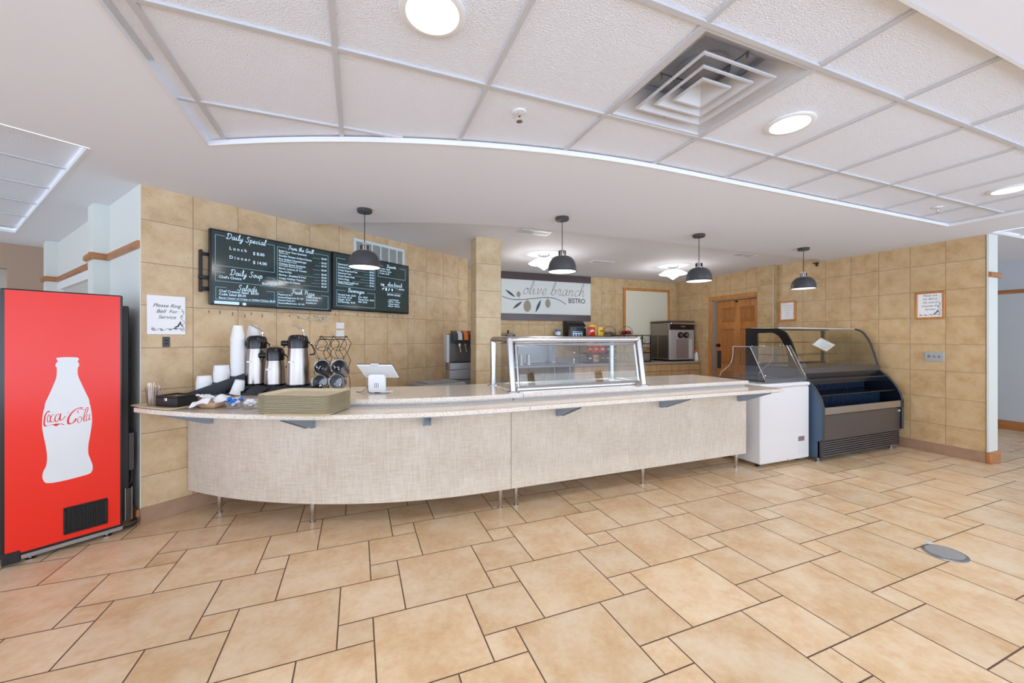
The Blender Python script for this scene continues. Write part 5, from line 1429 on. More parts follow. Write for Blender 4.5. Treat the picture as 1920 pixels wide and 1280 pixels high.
def pouch(loc, m, label, w_=.11, h_=.15, rz=0, tilt=.15, grp='snack bags on the black wire rack'):
    mb = MB(); nx_, nz_ = 6, 8; v = []
    for sd in (-1, 1):
        for j in range(nz_ + 1):
            for i in range(nx_ + 1):
                u_, v_ = i / nx_, j / nz_
                d = .022 * sin(pi * u_) ** .6 * sin(pi * v_) ** .6
                v.append(((u_ - .5) * w_ * (1 - .06 * sin(pi * v_)), sd * d + tilt * v_ * h_ * .4, v_ * h_))
    f = []; st = (nx_ + 1) * (nz_ + 1)
    for sd in (0, 1):
        for j in range(nz_):
            for i in range(nx_):
                a = sd * st + j * (nx_ + 1) + i; f.append((a, a + 1, a + nx_ + 2, a + nx_ + 1))
    mb.add(v, f)
    o = obj('snack_bag', mb, m[0], loc=loc, rotz=rz); tag(o, label, 'snack bag', grp)
    mb = MB(); mb.add([((u_ - .5) * w_ * .7, -.024 + tilt * z_ * .4, z_) for u_, z_ in ((0.1, h_ * .45), (.9, h_ * .5), (.85, h_ * .68), (.15, h_ * .63))], [(0, 1, 2, 3)])
    obj('print_band', mb, m[1], o, smooth=False)
zt_ = kz + .48
pouch((3.86, 5.95, zt_ + .002), (snack_red, paper), 'red crisp bag on top of the wire rack beside the towel dispenser', .15, .16)
pouch((3.94, 6.03, zt_ + .002), (snack_yellow, snack_red), 'tall yellow crisp bag standing behind the red one on the rack', .14, .20)
pouch((4.08, 5.99, zt_ + .002), (snack_yellow, snack_red), 'small yellow crisp bag to the right of the red one on the rack', .11, .16)
i = 0
for z in (kz + .018, kz + .178, kz + .338):
    for k, x in enumerate((3.80, 3.93, 4.06, 4.19, 4.32)):
        m_ = [(snack_brown, paper), (snack_red, paper), (snack_red, snack_yellow), (snack_blue, paper), (snack_brown, snack_yellow), (snack_tan, snack_red)][(i * 5 + i // 3) % 6]
        nm = {'snack_brown': 'brown', 'snack_red': 'red', 'snack_blue': 'blue', 'pastry_tan': 'tan'}[m_[0].name]
        row = 'bottom' if z < kz + .1 else ('middle' if z < kz + .2 else 'upper')
        pos = ['far left', 'centre-left', 'centre', 'centre-right', 'far right'][k]
        pouch((x, 5.92, z), m_, '%s snack bag, %s of the %s shelf of the wire rack' % (nm, pos, row), .115, .125, random.uniform(-.15, .15)); i += 1
def basket(loc, label, n, m, r, grp, item, ilab, names=None):
    t = thing('wire_basket', label, 'basket', loc)
    mb = MB()
    for z, rr in ((0, .09), (.03, .105), (.055, .12)): mb.tube([(rr * cos(2 * pi * k / 24) * 1.15, rr * sin(2 * pi * k / 24) * .8, z) for k in range(24)], .003, 5, closed=True)
    for k in range(16): a = 2 * pi * k / 16; mb.tube([(.09 * cos(a) * 1.15, .09 * sin(a) * .8, 0), (.12 * cos(a) * 1.15, .12 * sin(a) * .8, .055)], .002, 5)
    obj('basket_wire', mb, black_wire, t)
    mb = MB(); mb.tube(cr([(-.135, 0, .055), (-.11, 0, .13), (0, 0, .17), (.11, 0, .13), (.135, 0, .055)], 6), .004, 6); obj('handle', mb, black_wire, t)
    for k in range(n):
        a = 2 * pi * k / n; R = .055 if n > 3 else .05; 
        yield (loc[0] + R * cos(a) * 1.2, loc[1] + R * sin(a) * .8, loc[2] + .045)
words = ['front', 'right', 'back right', 'back left', 'left', 'middle']
for k, p in enumerate(basket((4.27, 6.0, zt_ + .004), 'small black wire basket of wrapped bars on top of the snack rack', 6, snack_brown, .03, '', '', '')):
    mb = MB(); mb.tube([(-.035, 0, 0), (-.025, 0, .0), (.025, 0, 0), (.035, 0, 0)], [.006, .022, .022, .006], 10)
    o = obj('wrapped_bar', mb, mat('bar_wrapper', (76, 66, 72), .3, noise=(30, (170, 160, 165), 2)) if k == 0 else MATS['bar_wrapper'], loc=(p[0], p[1], p[2] + .015)); o.rotation_euler = (0, random.uniform(-.9, .9), random.uniform(0, 3))
    tag(o, 'dark wrapped snack bar piled in the small wire basket on the rack', 'snack bar', 'wrapped bars in the wire basket')
# pastry display
t = thing('pastry_display', 'three-tier black framed pastry display left of the soft serve machine', 'pastry case', (4.76, 6.02, kz + .001))
mb = MB(); hw, hd, hh = .29, .20, .50
for sx in (-1, .33, 1):
    for sy in (-1, 1): mb.bbox(sx * hw - .009, sx * hw + .009, sy * hd - .009, sy * hd + .009, 0, hh, .002)
for z in (.0, .165, .33, .485): 
    for sy in (-1, 1): mb.bbox(-hw, hw, sy * hd - .008, sy * hd + .008, z, z + .016, .002)
    for sx in (-1, 1): mb.bbox(sx * hw - .008, sx * hw + .008, -hd, hd, z, z + .016, .002)
obj('display_frame', mb, black_matte, t)
mb = MB()
for z in (.018, .183, .348): mb.box(-hw + .008, hw - .008, -hd + .008, hd - .008, z - .004, z)
mb.box(-hw + .008, hw - .008, -hd + .008, hd - .008, .487, .490)
obj('shelf_panel', mb, black_gloss, t, smooth=False)
mb = MB(); mb.add([(-hw, -hd - .009, 0), (hw, -hd - .009, 0), (hw, -hd - .009, .5), (-hw, -hd - .009, .5)], [(0, 1, 2, 3)]); obj('front_pane', mb, clear, t, smooth=False)
for k, (z, nm, m_) in enumerate(((.349, 'pale', mat('dough_pale', (232, 222, 200), .6)), (.184, 'golden', snack_tan), (.019, 'pinkish', mat('dough_pink', (222, 176, 158), .6)))):
    for j, x in enumerate((-.17, -.02, .19)):
        mb = MB(); mb.lathe([(.001, 0), (.045, 0), (.058, .02), (.06, .05), (.045, .085), (.02, .1), (.001, .102)], n=18, sx=1.15)
        tag(obj('pastry', mb, m_, loc=(4.76 + x, 5.93, kz + z + .001)), '%s pastry on the %s tier of the pastry display, %s' % (nm, ['top', 'middle', 'bottom'][k], ['left side', 'middle', 'right end'][j]), 'pastry', 'pastries in the black display')
ap = list(basket((4.66, 6.02, kz + .492), 'small black wire fruit basket with a handle on top of the pastry display', 4, red_fruit, .035, '', '', ''))
for k, p in enumerate(ap):
    mb = MB(); mb.lathe([(.001, .006), (.012, 0), (.03, .01), (.036, .032), (.032, .055), (.018, .066), (.006, .062), (.001, .056)], n=18)
    mb.cyl((0, 0, .056), (.004, 0, .078), .002, 5)
    tag(obj('apple', mb, red_fruit, loc=(p[0], p[1], p[2] - .02)), 'shiny red apple in the wire basket on the pastry display, ' + ['right', 'rear', 'left', 'front'][k] + ' one', 'apple', 'red apples in the basket')
def soft_serve():
    o = (5.80, 6.08, kz + .001)
    t = thing('soft_serve_machine', 'stainless countertop soft serve ice cream machine with two round dials', 'ice cream machine', o)
    x0, x1, y0, y1 = -.30, .30, -.27, .255
    mb = MB(); mb.bbox(x0, x1, y0 + .02, y1, .03, .74, .008); obj('body', mb, mat('machine_side', (150, 140, 126), .35, .6), t)
    mb = MB(); mb.bbox(x0 - .012, x1 + .012, y0 - .01, y1, .745, .775, .006); obj('top_cover', mb, mat('cover_brown', (96, 84, 74), .5), t)
    mb = MB(); mb.bbox(x0, x1, y0, y0 + .02, .60, .74, .004); obj('control_panel', mb, black_gloss, t)
    mb = MB(); mb.bbox(x0 + .01, x1 - .01, y0 - .02, y0 + .0, .705, .74, .005); obj('panel_visor', mb, steel, t)
    mb = MB(); mb.bbox(x0 + .004, x1 - .004, y0 - .002, y0 + .02, .03, .60, .004); obj('front_panel', mb, mat('machine_front', (186, 186, 190), .35, .35), t)
    for x in (-.06, .08):
        mb = MB(); mb.cyl((x, y0 - .03, .50), (x, y0 - .002, .50), .058, 28); dl = obj('dial', mb, black_gloss, t)
        mb = MB(); mb.cyl((x, y0 - .042, .50), (x, y0 - .03, .50), .028, 18); obj('dial_knob', mb, steel_dull, dl)
    mb = MB(); mb.bbox(-.17, .14, y0 - .012, y0 - .002, .06, .42, .004); obj('drip_door', mb, mat('door_brown_steel', (158, 150, 150), .35, .4), t)
    mb = MB(); mb.bbox(.17, .24, y0 - .01, y0 - .002, .06, .42, .003); obj('side_strip', mb, label_grey, t)
    mb = MB()
    for k in range(20):
        z = .06 + k * .022; mb.box(x0 - .004, x0, y0 + .06, y1 - .22, z, z + .012); mb.box(x0 - .004, x0, y0 + .34, y1 - .03, z, z + .012)
    obj('vent_slots', mb, black_matte, t, smooth=False)
    mb = MB()
    for k in range(6): mb.bbox(-.03 + k * .018, -.02 + k * .018, y0 - .003, y0 + .001, .66, .67, .001)
    obj('panel_button', mb, label_grey, t)
    for sx in (-.24, .24):
        for sy in (-.2, .22): obj('foot', MB().cyl((sx, sy, 0), (sx, sy, .03), .02, 12), black_matte, t)
soft_serve()
t = thing('spray_bottle', 'white spray bottle with orange trigger right of the soft serve machine', 'spray bottle', (6.145, 5.80, kz + .001))
mb = MB(); mb.lathe([(.001, 0), (.034, 0), (.036, .01), (.036, .11), (.03, .14), (.014, .165), (.012, .18)], n=20); obj('bottle', mb, white_plastic, t)
mb = MB(); mb.bbox(-.04, .02, -.012, .012, .18, .215, .004); mb.bbox(-.035, -.028, -.006, .006, .14, .185, .002); obj('trigger_head', mb, orange_plastic, t)
# blue canister next to the towel dispenser
t = thing('blue_canister', 'small blue canister on a wall shelf left of the towel dispenser', 'canister', (3.36, 6.27, 1.36))
mb = MB(); mb.lathe([(.001, 0), (.05, 0), (.05, .12), (.001, .12)], n=24); obj('can', mb, snack_blue, t)
mb = MB(); mb.lathe([(.0505, .02), (.0505, .08)], n=24); obj('label_band', mb, paper, t)
mb = MB(); mb.bbox(-.12, .12, -.12, -.001, -.02, 0, .003); mb.bbox(-.10, -.09, -.10, -.001, -.08, -.02, .002); mb.bbox(.09, .10, -.10, -.001, -.08, -.02, .002)
tag(obj('wall_shelf', mb, steel_dull, loc=(3.38, 6.38, 1.358)), 'narrow steel wall shelf left of the towel dispenser', 'shelf')

# soda fountain by the left wall, and bin
def soda():
    fx, fy = 1.27, 4.88
    base = .82
    t = thing('soda_counter', 'grey soda station counter behind the tiled column', 'counter', (fx, fy, 0))
    mb = MB(); mb.bbox(-.20, .42, -.15, .20, 0, base, .006); obj('body', mb, grey_plastic, t)
    t = thing('soda_fountain', 'soda fountain with coloured flavour labels, half hidden by the tiled column', 'soda fountain', (fx, fy, base + .001))
    mb = MB(); mb.bbox(-.20, .40, .0, .18, .0, .56, .006); obj('back_panel', mb, mat('fountain_grey', (92, 86, 82), .35, .3), t)
    mb = MB(); mb.bbox(-.235, -.198, -.03, .18, 0.20, .55, .004); mb.bbox(-.23, -.20, -.034, -.03, .30, .50, .002); obj('side_panel', mb, label_grey, t)
    mb = MB(); mb.bbox(-.235, .40, -.18, -.001, .0, .115, .008); mb.bbox(-.225, .40, -.16, -.001, .116, .20, .008); obj('drip_tray', mb, mat('tray_silver', (158, 160, 168), .3, .3), t)
    mb = MB(); mb.bbox(-.19, .39, -.15, -.01, .198, .206, .002); obj('drip_grate', mb, black_matte, t)
    mb = MB(); pr = [(.02, .44), (-.13, .44), (-.15, .48), (-.13, .55), (-.06, .59), (.05, .60)]; mb.xprism(pr, -.17, .40); obj('hood', mb, mat('hood_dark', (56, 56, 62), .3), t)
    cols = [label_grey, orange_plastic, mat('label_maroon', (130, 60, 66), .4), mat('label_teal', (160, 200, 196), .4), snack_red]
    for k in range(5):
        x = -.09 + k * .075
        mb = MB(); mb.add([(x - .026, -.152, .482), (x + .026, -.152, .482), (x + .026, -.134, .552), (x - .026, -.134, .552), (x + .026, -.064, .593), (x - .026, -.064, .593)], [(0, 1, 2, 3), (3, 2, 4, 5)])
        obj('flavour_label', mb, cols[k], t, smooth=False)
        mb = MB(); mb.bbox(x - .012, x + .012, -.12, -.09, .40, .44, .003); mb.tube([(x, -.11, .43), (x + .005, -.125, .36), (x + .012, -.135, .33)], .006, 6); obj('nozzle_lever', mb, chrome, t)
soda()
t = thing('waste_bin', 'grey bin with flat lid behind the counter, left of the tiled column', 'bin', (.84, 4.44, 0), LA * .5)
mb = MB(); mb.bbox(-.22, .24, -.17, .17, 0, .76, .03); obj('bin_body', mb, mat('bin_dark', (58, 58, 60), .6), t)
mb = MB(); mb.bbox(-.25, .27, -.20, .20, .765, .83, .02); mb.bbox(-.19, .21, -.14, .14, .83, .842, .01); ld_ = obj('bin_lid', mb, mat('lid_grey', (138, 140, 142), .5), t)
mb = MB(); mb.bbox(-.05, .04, -.02, .0, .8425, .845, .001); obj('lid_mark', mb, snack_red, ld_)

# ------------------------------------------------------------------ things on the counter
def rrect(hx, hy, r, n=6):
    out = []
    for cx_, cy_, a0 in ((hx - r, hy - r, 0), (-hx + r, hy - r, 90), (-hx + r, -hy + r, 180), (hx - r, -hy + r, 270)):
        for k in range(n + 1): a = radians(a0 + 90 * k / n); out.append((cx_ + r * cos(a), cy_ + r * sin(a)))
    return out
def tray_mesh(hx=.23, hy=.165, r=.065):
    mb = MB(); rings = [(0, -.028, .0), (0, -.022, .002), (0, -.006, .0165), (0, 0, .0175), (0, 0, .0150), (0, -.006, .0145), (0, -.024, -.0)]
    prof_ = [(-.036, .0022), (-.031, .003), (-.018, .0176), (0, .0182), (.0, .0164), (-.020, .0156), (-.034, .0), ]
    n = None; v = []; P = []
    for d, z in prof_:
        q = rrect(hx + d, hy + d, r + d * .6); n = len(q); P.append([(x, y, z) for x, y in q])
    for q in P: v += q
    f = []
    for i in range(len(P) - 1):
        for k in range(n): k2 = (k + 1) % n; f.append((i * n + k, i * n + k2, (i + 1) * n + k2, (i + 1) * n + k))
    f.append(tuple(range(n))); f.append(tuple((len(P) - 1) * n + k for k in range(n)))
    return mb.add(v, f)
ST = (-.298, 2.776); sa = radians(-25)
first = None
NT = 16
for k in range(NT):
    z = .8625 + k * .0074
    lb = 'topmost tan serving tray of the stack on the counter shelf' if k == NT - 1 else 'tan serving tray inside the thick stack on the counter shelf'
    if first is None: first = obj('serving_tray', tray_mesh(), tray_beige); o = first
    else: o = first.copy(); COL.objects.link(o)
    o.location = (ST[0] + random.uniform(-.0015, .0015), ST[1] + random.uniform(-.0015, .0015), z); o.rotation_euler = (0, 0, sa + random.uniform(-.006, .006))
    tag(o, lb, 'tray', 'stacked tan trays')
o = obj('serving_tray', tray_mesh(.215, .15), tray_beige, loc=(-1.172, 3.345, .8625), rotz=radians(-41))
tag(o, 'single tan tray at the left end of the counter under the black box and stirrers', 'tray')
TZ = .866
t = thing('stirrer_cup', 'clear cup packed with paper-wrapped straws and wooden stirrers, far left of the counter', 'cup', (-1.315, 3.435, TZ))
mb = MB(); mb.lathe([(.028, 0), (.042, .125)], n=24); obj('cup_wall', mb, bowl_clear, t)
for k in range(26):
    a = random.uniform(0, 2 * pi); r = random.uniform(0, .022); r2 = random.uniform(.004, .036); a2 = a + random.uniform(-.5, .5)
    mb = MB(); mb.cyl((r * cos(a), r * sin(a), .003), (r2 * cos(a2), r2 * sin(a2), random.uniform(.13, .155)), .0032, 6)
    tag(obj('wrapped_stirrer', mb, straw_white if k % 3 else snack_tan, loc=(-1.315, 3.435, TZ)), 'thin wrapped stirrer standing in the clear cup at the far left', 'stirrer', 'stirrers in the clear cup')
t = thing('tea_box', 'low black wooden tea box with a glass lid on the left tray', 'box', (-1.155, 3.36, TZ), radians(-35))
mb = MB(); mb.bbox(-.095, .095, -.07, .07, 0, .062, .003); obj('box_body', mb, black_matte, t)
mb = MB()
for q in ((-.095, .095, -.07, -.052), (-.095, .095, .052, .07), (-.095, -.077, -.052, .052), (.077, .095, -.052, .052)): mb.bbox(q[0], q[1], q[2], q[3], .062, .074, .002)
ldd = obj('lid', mb, black_matte, t)
mb = MB(); mb.box(-.077, .077, -.052, .052, .063, .066); obj('lid_window', mb, mat('lid_view', (150, 138, 110), .15), ldd, smooth=False)
mb = MB(); mb.bbox(-.01, .01, -.074, -.07, .04, .06, .001); obj('clasp', mb, chrome, t)
def boat():
    t = thing('paper_boat', 'kraft paper food boat with napkins and plastic cutlery left of the candy bowls', 'paper tray', (-.905, 3.195, .8625), radians(-32))
    mb = MB(); a, b = rrect(.055, .04, .01), rrect(.095, .062, .015); n = len(a)
    mb.add([(x, y, .001) for x, y in a] + [(x, y, .042) for x, y in b], [(k, (k + 1) % n, n + (k + 1) % n, n + k) for k in range(n)] + [tuple(range(n))])
    obj('boat_wall', mb, cardboard, t, ang=60)
boat()
def crumple(name, m, loc, s_, label, cat, grp, seed, flat=.6):
    random.seed(seed); mb = MB(); mb.sphere((0, 0, 0), s_, 12, 8, flat)
    mb.v = [(p[0] * random.uniform(.7, 1.25), p[1] * random.uniform(.7, 1.25), p[2] * random.uniform(.6, 1.3)) for p in mb.v]
    return tag(obj(name, mb, m, loc=loc, ang=10), label, cat, grp)
for i, (dx, dy, rz, lb) in enumerate(((-.05, -.03, .2, 'white paper napkin hanging over the left end of the kraft boat'), (.05, .0, -.5, 'white paper napkin standing up in the right half of the kraft boat'))):
    mb = MB(); n = 8; v = []
    for j in range(n + 1):
        for k in range(n + 1):
            u_, w_ = k / n - .5, j / n - .5
            v.append((u_ * .12, w_ * .10, .010 * sin(5 * u_ + 2 * i) + .012 * cos(6 * w_) - .02 * abs(u_)))
    for j in range(n):
        for k in range(n): pass
    mb.add(v, [(j * (n + 1) + k, j * (n + 1) + k + 1, (j + 1) * (n + 1) + k + 1, (j + 1) * (n + 1) + k) for j in range(n) for k in range(n)])
    o = obj('paper_napkin', mb, paper, loc=(-.905 + dx, 3.195 + dy, .915 + .012 * i)); o.rotation_euler = (.15, -.1 + .25 * i, rz - .5); tag(o, lb, 'napkin', 'napkins in the kraft boat')
for k in range(8):
    mb = MB(); a = random.uniform(-.5, .5); mb.tube(cr([(0, 0, 0), (.02, .006, .014), (.045, .0, .02), (.06, -.004, .014)], 4), [.003] * 5 + [.002] * 3 + [.004] * 4 + [.005], 6)
    o = obj('plastic_fork', mb, white_plastic, loc=(-.97 + .011 * k, 3.225 - .004 * k, .926), rotz=radians(150) + a); tag(o, 'small clear plastic fork lying on the napkins in the kraft boat', 'fork', 'plastic forks on the napkins')
def bowl(loc, label):
    t = thing('plastic_bowl', label, 'bowl', loc)
    mb = MB(); mb.lathe([(.001, .001), (.03, .001), (.038, .006), (.052, .03), (.058, .045), (.060, .045)], n=28); obj('bowl_wall', mb, bowl_clear, t)
b1, b2 = (-.765, 3.112, .8625), (-.655, 3.046, .8625)
bowl(b1, 'left clear plastic bowl heaped with blue and white creamers'); bowl(b2, 'right clear plastic bowl heaped with white packets, beside the tray stack')
for k in range(13):
    a = k * 2.4; r = .036 * sqrt((k % 9) / 9.0) + .004
    crumple('wrapped_candy', candy_blue if k in (0, 4, 7, 8, 10, 12) else paper, (b1[0] + r * cos(a), b1[1] + r * sin(a), b1[2] + .028 + .012 * (k // 4)), .015, 
            ('blue' if k in (0, 4, 7, 8, 10, 12) else 'white') + ' crumpled packet heaped in the left clear bowl', 'packet', ('blue' if k in (0, 4, 7, 8, 10, 12) else 'white') + ' packets in the left bowl', 50 + k, .8)
for k in range(11):
    a = k * 2.4; r = .034 * sqrt((k % 8) / 8.0) + .004
    crumple('sugar_packet', paper, (b2[0] + r * cos(a), b2[1] + r * sin(a), b2[2] + .028 + .011 * (k // 4)), .0145, 'white crumpled packet heaped in the right clear bowl', 'packet', 'white packets in the right bowl', 80 + k, .8)
random.seed(11)
# black organiser under the airpots
AZ = .965
t = thing('airpot_tray', 'black plastic organiser tray under the three coffee airpots', 'tray', (-.56, 3.50, .9105), radians(-24))
mb = MB(); mb.bbox(-.283, .31, -.105, .165, .0, AZ - .9105 - .001, .006); obj('platform', mb, navy_plastic, t)
mb = MB(); mb.xprism([(-.105, .0), (-.20, .0), (-.20, .014), (-.105, .050)], -.283, .31); fr = obj('front_ramp', mb, navy_plastic, t, smooth=False)
for x in (-.280, -.16, 0, .16, .305):
    mb = MB(); mb.xprism([(-.10, .0), (-.205, .0), (-.205, .03), (-.10, .053)], x - .003, x + .003); obj('divider', mb, black_matte, t, smooth=False)
t = thing('cup_organiser', 'stepped black cup organiser holding the stacks of white foam cups', 'organiser', (-.955, 3.575, .9105), radians(22))
mb = MB()
for k, (x0, x1, z) in enumerate(((-.16, -.055, .028), (-.055, .05, .085), (.05, .142, .125))): mb.bbox(x0, x1 - .0005, -.055, .06, 0, z, .003)
mb.bbox(.15, .275, .045, .16, 0, .125, .003)
obj('step_block', mb, black_matte, t)
mb = MB(); v = [(-.24, -.075, 0), (.132, -.075, 0), (.132, -.075, .147), (-.16, -.075, .045), (-.24, -.075, .018)]
mb.add(v + [(p[0], p[1] + .008, p[2]) for p in v], [(0, 1, 2, 3, 4), (5, 6, 7, 8, 9)] + [(i, (i + 1) % 5, 5 + (i + 1) % 5, 5 + i) for i in range(5)]); obj('slanted_front', mb, navy_plastic, t, smooth=False)
def cup_stack(loc, n, label, rb=.040, rt=.052, h_=.11, step=.012, grp='foam cup stacks', down=True, tall=True):
    c0 = None
    for k in range(n):
        mb = MB()
        if c0 is None:
            p = [(.001, h_), (rb, h_), (rb + .001, h_ - .003), (rt - .002, .010), (rt - .0005, .008), (rt - .0005, .0), (rt - .004, .0), (rt - .006, .010), (rb - .003, h_ - .004)]
            mb.lathe(p, n=26); c0 = obj('foam_cup', mb, foam); o = c0
        else: o = c0.copy(); COL.objects.link(o)
        o.location = (loc[0], loc[1], loc[2] + k * step); tag(o, label if k < n - 1 else 'topmost ' + label, 'cup', grp)
def org(x, y, z):
    a = radians(22); return (-.955 + x * cos(a) - y * sin(a), 3.575 + x * sin(a) + y * cos(a), .9105 + z)
cup_stack(org(-.107, 0, .029), 6, 'white foam lid or bowl in the shortest stack, leftmost on the organiser', .042, .05, .055, .011, 'shortest foam stack')
cup_stack(org(-.003, 0, .086), 7, 'white foam bowl in the middle-height stack on the organiser', .046, .053, .06, .011, 'middle foam stack')
cup_stack(org(.10, 0, .126), 22, 'white foam cup in the tall stack left of the airpots', .030, .050, .105, .0135, 'tall foam cup stack at the front')
cup_stack(org(.216, .1025, .126), 22, 'white foam cup in the tall stack half hidden behind the left airpot', .030, .048, .105, .0137, 'tall foam cup stack behind the airpot')
mb = MB(); mb.lathe([(.001, 0), (.030, 0), (.031, .003), (.044, .098), (.047, .1), (.047, .105), (.041, .104), (.028, .006)], n=26)
o = obj('foam_cup', mb, foam, loc=(-.835, 3.415, .995)); o.rotation_euler = (radians(180), radians(12), 0); o.location = (-.80, 3.41, 1.02)
tag(o, 'single white foam cup leaning in front of the organiser below the left airpot', 'cup')
def airpot(h_, r):
    t = thing('airpot', '', 'coffee airpot', (0, 0, 0), 0, 'steel coffee airpots')
    hb = h_ - .105
    mb = MB(); mb.lathe([(.001, 0), (r - .004, 0), (r, .006), (r, .012), (r - .002, .02), (r - .004, hb * .6), (r - .012, hb)], n=40); obj('steel_body', mb, airpot_steel, t)
    mb = MB(); mb.lathe([(r + .001, 0), (r + .002, .004), (r + .001, .012)], n=40); obj('base_ring', mb, black_gloss, t)
    mb = MB(); mb.lathe([(r - .012, hb), (r - .008, hb + .004), (r - .007, hb + .062), (r - .014, hb + .088), (r - .03, hb + .1), (.001, hb + .104)], n=40)
    hd_ = obj('pump_head', mb, black_gloss, t)
    mb = MB(); mb.tube([(-r + .02, 0, hb + .038), (-r - .042, 0, hb + .038)], .021, 14); mb.cyl((-r - .028, 0, hb + .022), (-r - .028, 0, hb + .004), .008, 12); obj('spout', mb, black_gloss, hd_)
    mb = MB(); mb.tube(cr([(r - .03, 0, hb + .09), (r - .045, 0, hb + .13), (r - .085, 0, hb + .165), (r - .125, 0, hb + .18)], 6), [.009] * 8 + [.008] * 6 + [.006] * 5, 8); lv = obj('pump_lever', mb, chrome, hd_)
    mb = MB(); mb.tube(cr([(r - .015, 0, hb + .055), (r + .02, 0, hb + .03), (r + .045, 0, hb - .02), (r + .04, 0, hb - .045), (r + .01, 0, hb - .05)], 5), .006, 8); obj('carry_handle', mb, black_gloss, t)
    mb = MB(); nn = 10; a0 = -pi / 2 - .55
    v = []
    for k in range(nn + 1):
        a = a0 + .55 * k / nn; rr = r - .0015
        v += [(rr * cos(a), rr * sin(a), hb * .62), ((rr - .001) * cos(a), (rr - .001) * sin(a), hb * .62 + .012)]
    mb.add(v, [(2 * k, 2 * k + 2, 2 * k + 3, 2 * k + 1) for k in range(nn)]); obj('label_strip', mb, paper, t)
    return t
for (h_, r, loc, rz, lb) in ((.385, .078, (-.737, 3.615, AZ), -.35, 'tall steel coffee airpot with a lever, leftmost of three'), (.295, .072, (-.594, 3.508, AZ), -.35, 'short steel coffee airpot in the middle of the three'), (.390, .079, (-.424, 3.413, AZ), -.35, 'tall steel coffee airpot on the right, next to the wire rack')):
    t = airpot(h_, r); t.location = loc; t.rotation_euler = (0, 0, rz); t['label'] = lb
    if h_ < .3:
        for c in list(t.children_recursive):
            if c.name.startswith('pump_lever'): bpy.data.objects.remove(c)

# hexagonal wire rack with utensil cups
def hexrack():
    o = (-.195, 3.41, .911); rz = radians(-2)
    t = thing('wire_utensil_rack', 'tall brown hexagonal wire rack holding steel utensil cups on the counter', 'rack', o, rz)
    mb = MB()
    w_ = .088; H = [.0, .055, .125, .205, .275, .355, .425]
    for c in (-1, 0, 1):
        x = c * w_
        front = [(x + .02, .435), (x - .022, .325), (x + .012, .26), (x - .026, .155), (x + .002, .085), (x - .02, 0)]
        rear = [(x + .02, .435), (x + .058, .375), (x + .028, .295), (x + .054, .235), (x + .026, .145), (x + .048, .085), (x + .05, 0)]
        mb.tube([(p[0], -.055 + (.05 if i == 0 else 0), p[1]) for i, p in enumerate(front)], .0026, 6)
        mb.tube([(p[0], .055 - (.06 if i == 0 else 0), p[1]) for i, p in enumerate(rear)], .0026, 6)
    for z, yy in ((.425, -.055), (.405, -.055), (.425, .055), (.10, .055)): mb.tube([(-w_ + .01, yy, z), (w_ + .03, yy, z)], .003, 6)
    for x in (-w_ + .02, .02, w_ + .03):
        for z in (.01, .43): mb.tube([(x, -.055, z), (x, .055, z)], .003, 6)
    obj('wire_frame', mb, black_wire, t)
    mb = MB()
    for z, y in ((.365, .0), (.30, -.02), (.195, .0)):
        for x in (-.055, .058): mb.tube([(x + .056 * cos(2 * pi * k / 28), y + .03 * sin(2 * pi * k / 28), z + .048 * sin(2 * pi * k / 28)) for k in range(28)], .0022, 6, closed=True)
    obj('ring', mb, black_wire, t)
    k_ = 0
    for z in (.20, .082):
        for x in (-.060, .058):
            mb = MB(); mb.lathe([(.001, -.12), (.042, -.12), (.044, -.115), (.054, 0), (.058, .003), (.058, -.002), (.052, -.004), (.042, -.112), (.001, -.114)], n=32)
            c, s_ = cos(rz), sin(rz)
            cx_, cy_ = x - (.012 if z < .1 else 0), -.085
            e = obj('utensil_cup', mb, steel_dull, loc=(o[0] + cx_ * c - cy_ * s_, o[1] + cx_ * s_ + cy_ * c, o[2] + z))
            e.rotation_euler = (radians(62 if z > .1 else 77), 0, radians(-24 if z > .1 else -16))
            lab = '%s steel utensil cup tilted in the wire rack' % ['upper left', 'upper right', 'lower left', 'lower right'][k_]
            tag(e, lab, 'cup', 'utensil cups in the wire rack')
            M_ = e.rotation_euler.to_matrix()
            for j in range(7):
                a = random.uniform(-1.0, 1.0); top = z > .1
                if top: p0 = Vector((.02 * sin(a), -.030, -.09)); p1 = Vector((.028 * sin(a * 1.3), -.028 + .004 * j, random.uniform(.0, .035)))
                else: p0 = Vector((.02 * sin(a), -.028, -.10)); p1 = Vector((.024 * sin(a * 1.4), -.028 + .003 * j, random.uniform(-.05, -.02)))
                mb = MB(); mb.tube([p0, p0.lerp(p1, .6), p1], [.0025, .0025, .006], 6)
                mb.v = [tuple(M_ @ Vector(q)) for q in mb.v]
                tag(obj('fork' if top else 'spoon', mb, chrome, loc=e.location), ('fork' if top else 'spoon') + ' lying in the ' + ['upper left', 'upper right', 'lower left', 'lower right'][k_] + ' utensil cup', 'cutlery', 'cutlery in the ' + ['upper left', 'upper right', 'lower left', 'lower right'][k_] + ' cup')
            k_ += 1
hexrack()

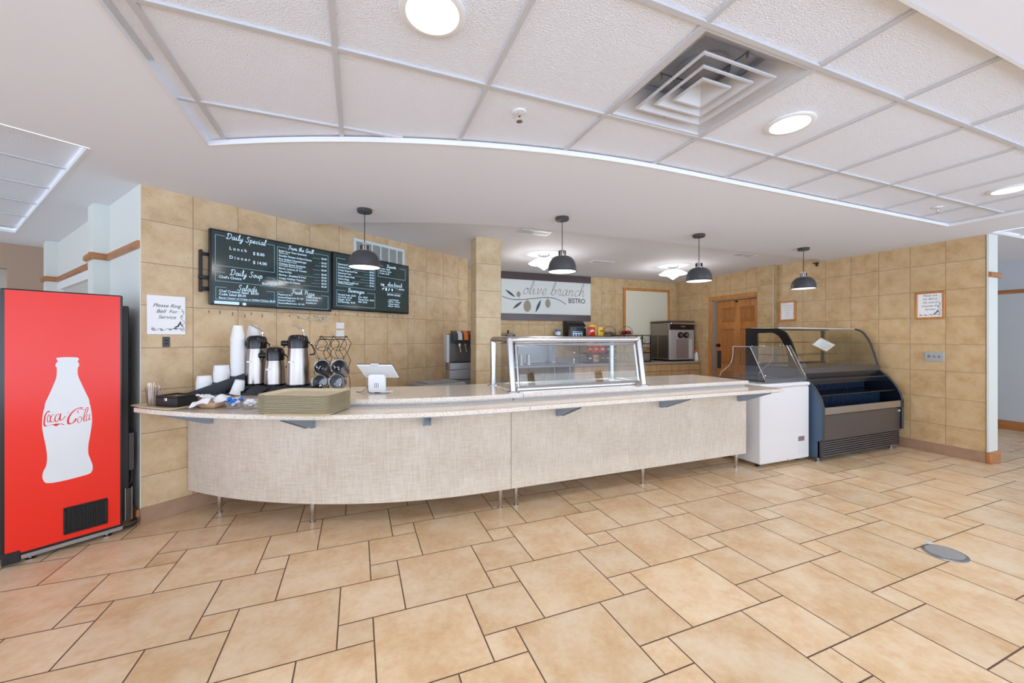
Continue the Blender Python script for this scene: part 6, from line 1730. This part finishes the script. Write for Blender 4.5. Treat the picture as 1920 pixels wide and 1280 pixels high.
# tablet stand
def pos():
    o = (.14, 3.16, .9105); rz = radians(-24)
    t = thing('tablet_stand', 'white payment tablet stand with a square logo and black cable on the counter', 'tablet stand', o, rz)
    mb = MB(); pr = rrect(.064, .068, .02)
    mb.add([(x, -.012, z + .072) for x, z in pr] + [(x, .012, z + .072) for x, z in pr], [(k, (k + 1) % len(pr), len(pr) + (k + 1) % len(pr), len(pr) + k) for k in range(len(pr))] + [tuple(range(len(pr))), tuple(range(2 * len(pr) - 1, len(pr) - 1, -1))])
    st = obj('stand_back', mb, white_plastic, t)
    mb = MB(); mb.bbox(-.055, .10, -.012, .075, .0, .010, .004); obj('stand_foot', mb, white_plastic, t)
    mb = MB(); y = -.0135
    def rr(a, z): return [(x, y, q + z) for x, q in rrect(a, a, a * .35, 4)]
    oz = .058
    A, B_ = rr(.0155, oz), rr(.0125, oz); n = len(A); mb.add(A + B_, [(k, (k + 1) % n, n + (k + 1) % n, n + k) for k in range(n)])
    mb.add(rr(.0045, oz), [tuple(range(n))]); obj('square_logo', mb, ink, st, smooth=False)
    # tablet seen from behind, its upper edge leaning towards the hall
    T = Matrix.Translation((.0, .03, .168)) @ Matrix.Rotation(radians(146), 4, 'X')
    mb = MB(); mb.T = T; mb.bbox(-.135, .135, -.098, .098, -.0, .012, .005); tb = obj('tablet_shell', mb, white_plastic, t)
    mb = MB(); mb.T = T; mb.bbox(-.134, .134, -.097, .097, -.003, .001, .001); obj('tablet_screen', mb, black_gloss, tb)
    mb = MB(); mb.T = T; mb.bbox(-.03, .03, .090, .100, -.004, .014, .001); obj('card_reader', mb, label_grey, tb)
    mb = MB(); mb.tube(cr([(-.064, .0, .06), (-.066, -.015, .03), (-.05, -.03, .006), (0, -.045, .004), (.07, -.045, .004), (.10, -.02, .004), (.09, .0, .004), (.03, -.01, .004), (-.01, -.02, .006)], 6), .0022, 6)
    mb.tube(cr([(-.064, .0, .065), (-.09, .01, .03), (-.13, .02, .004), (-.17, .02, .003)], 5), .0022, 6); obj('cable', mb, black_matte, t)
pos()
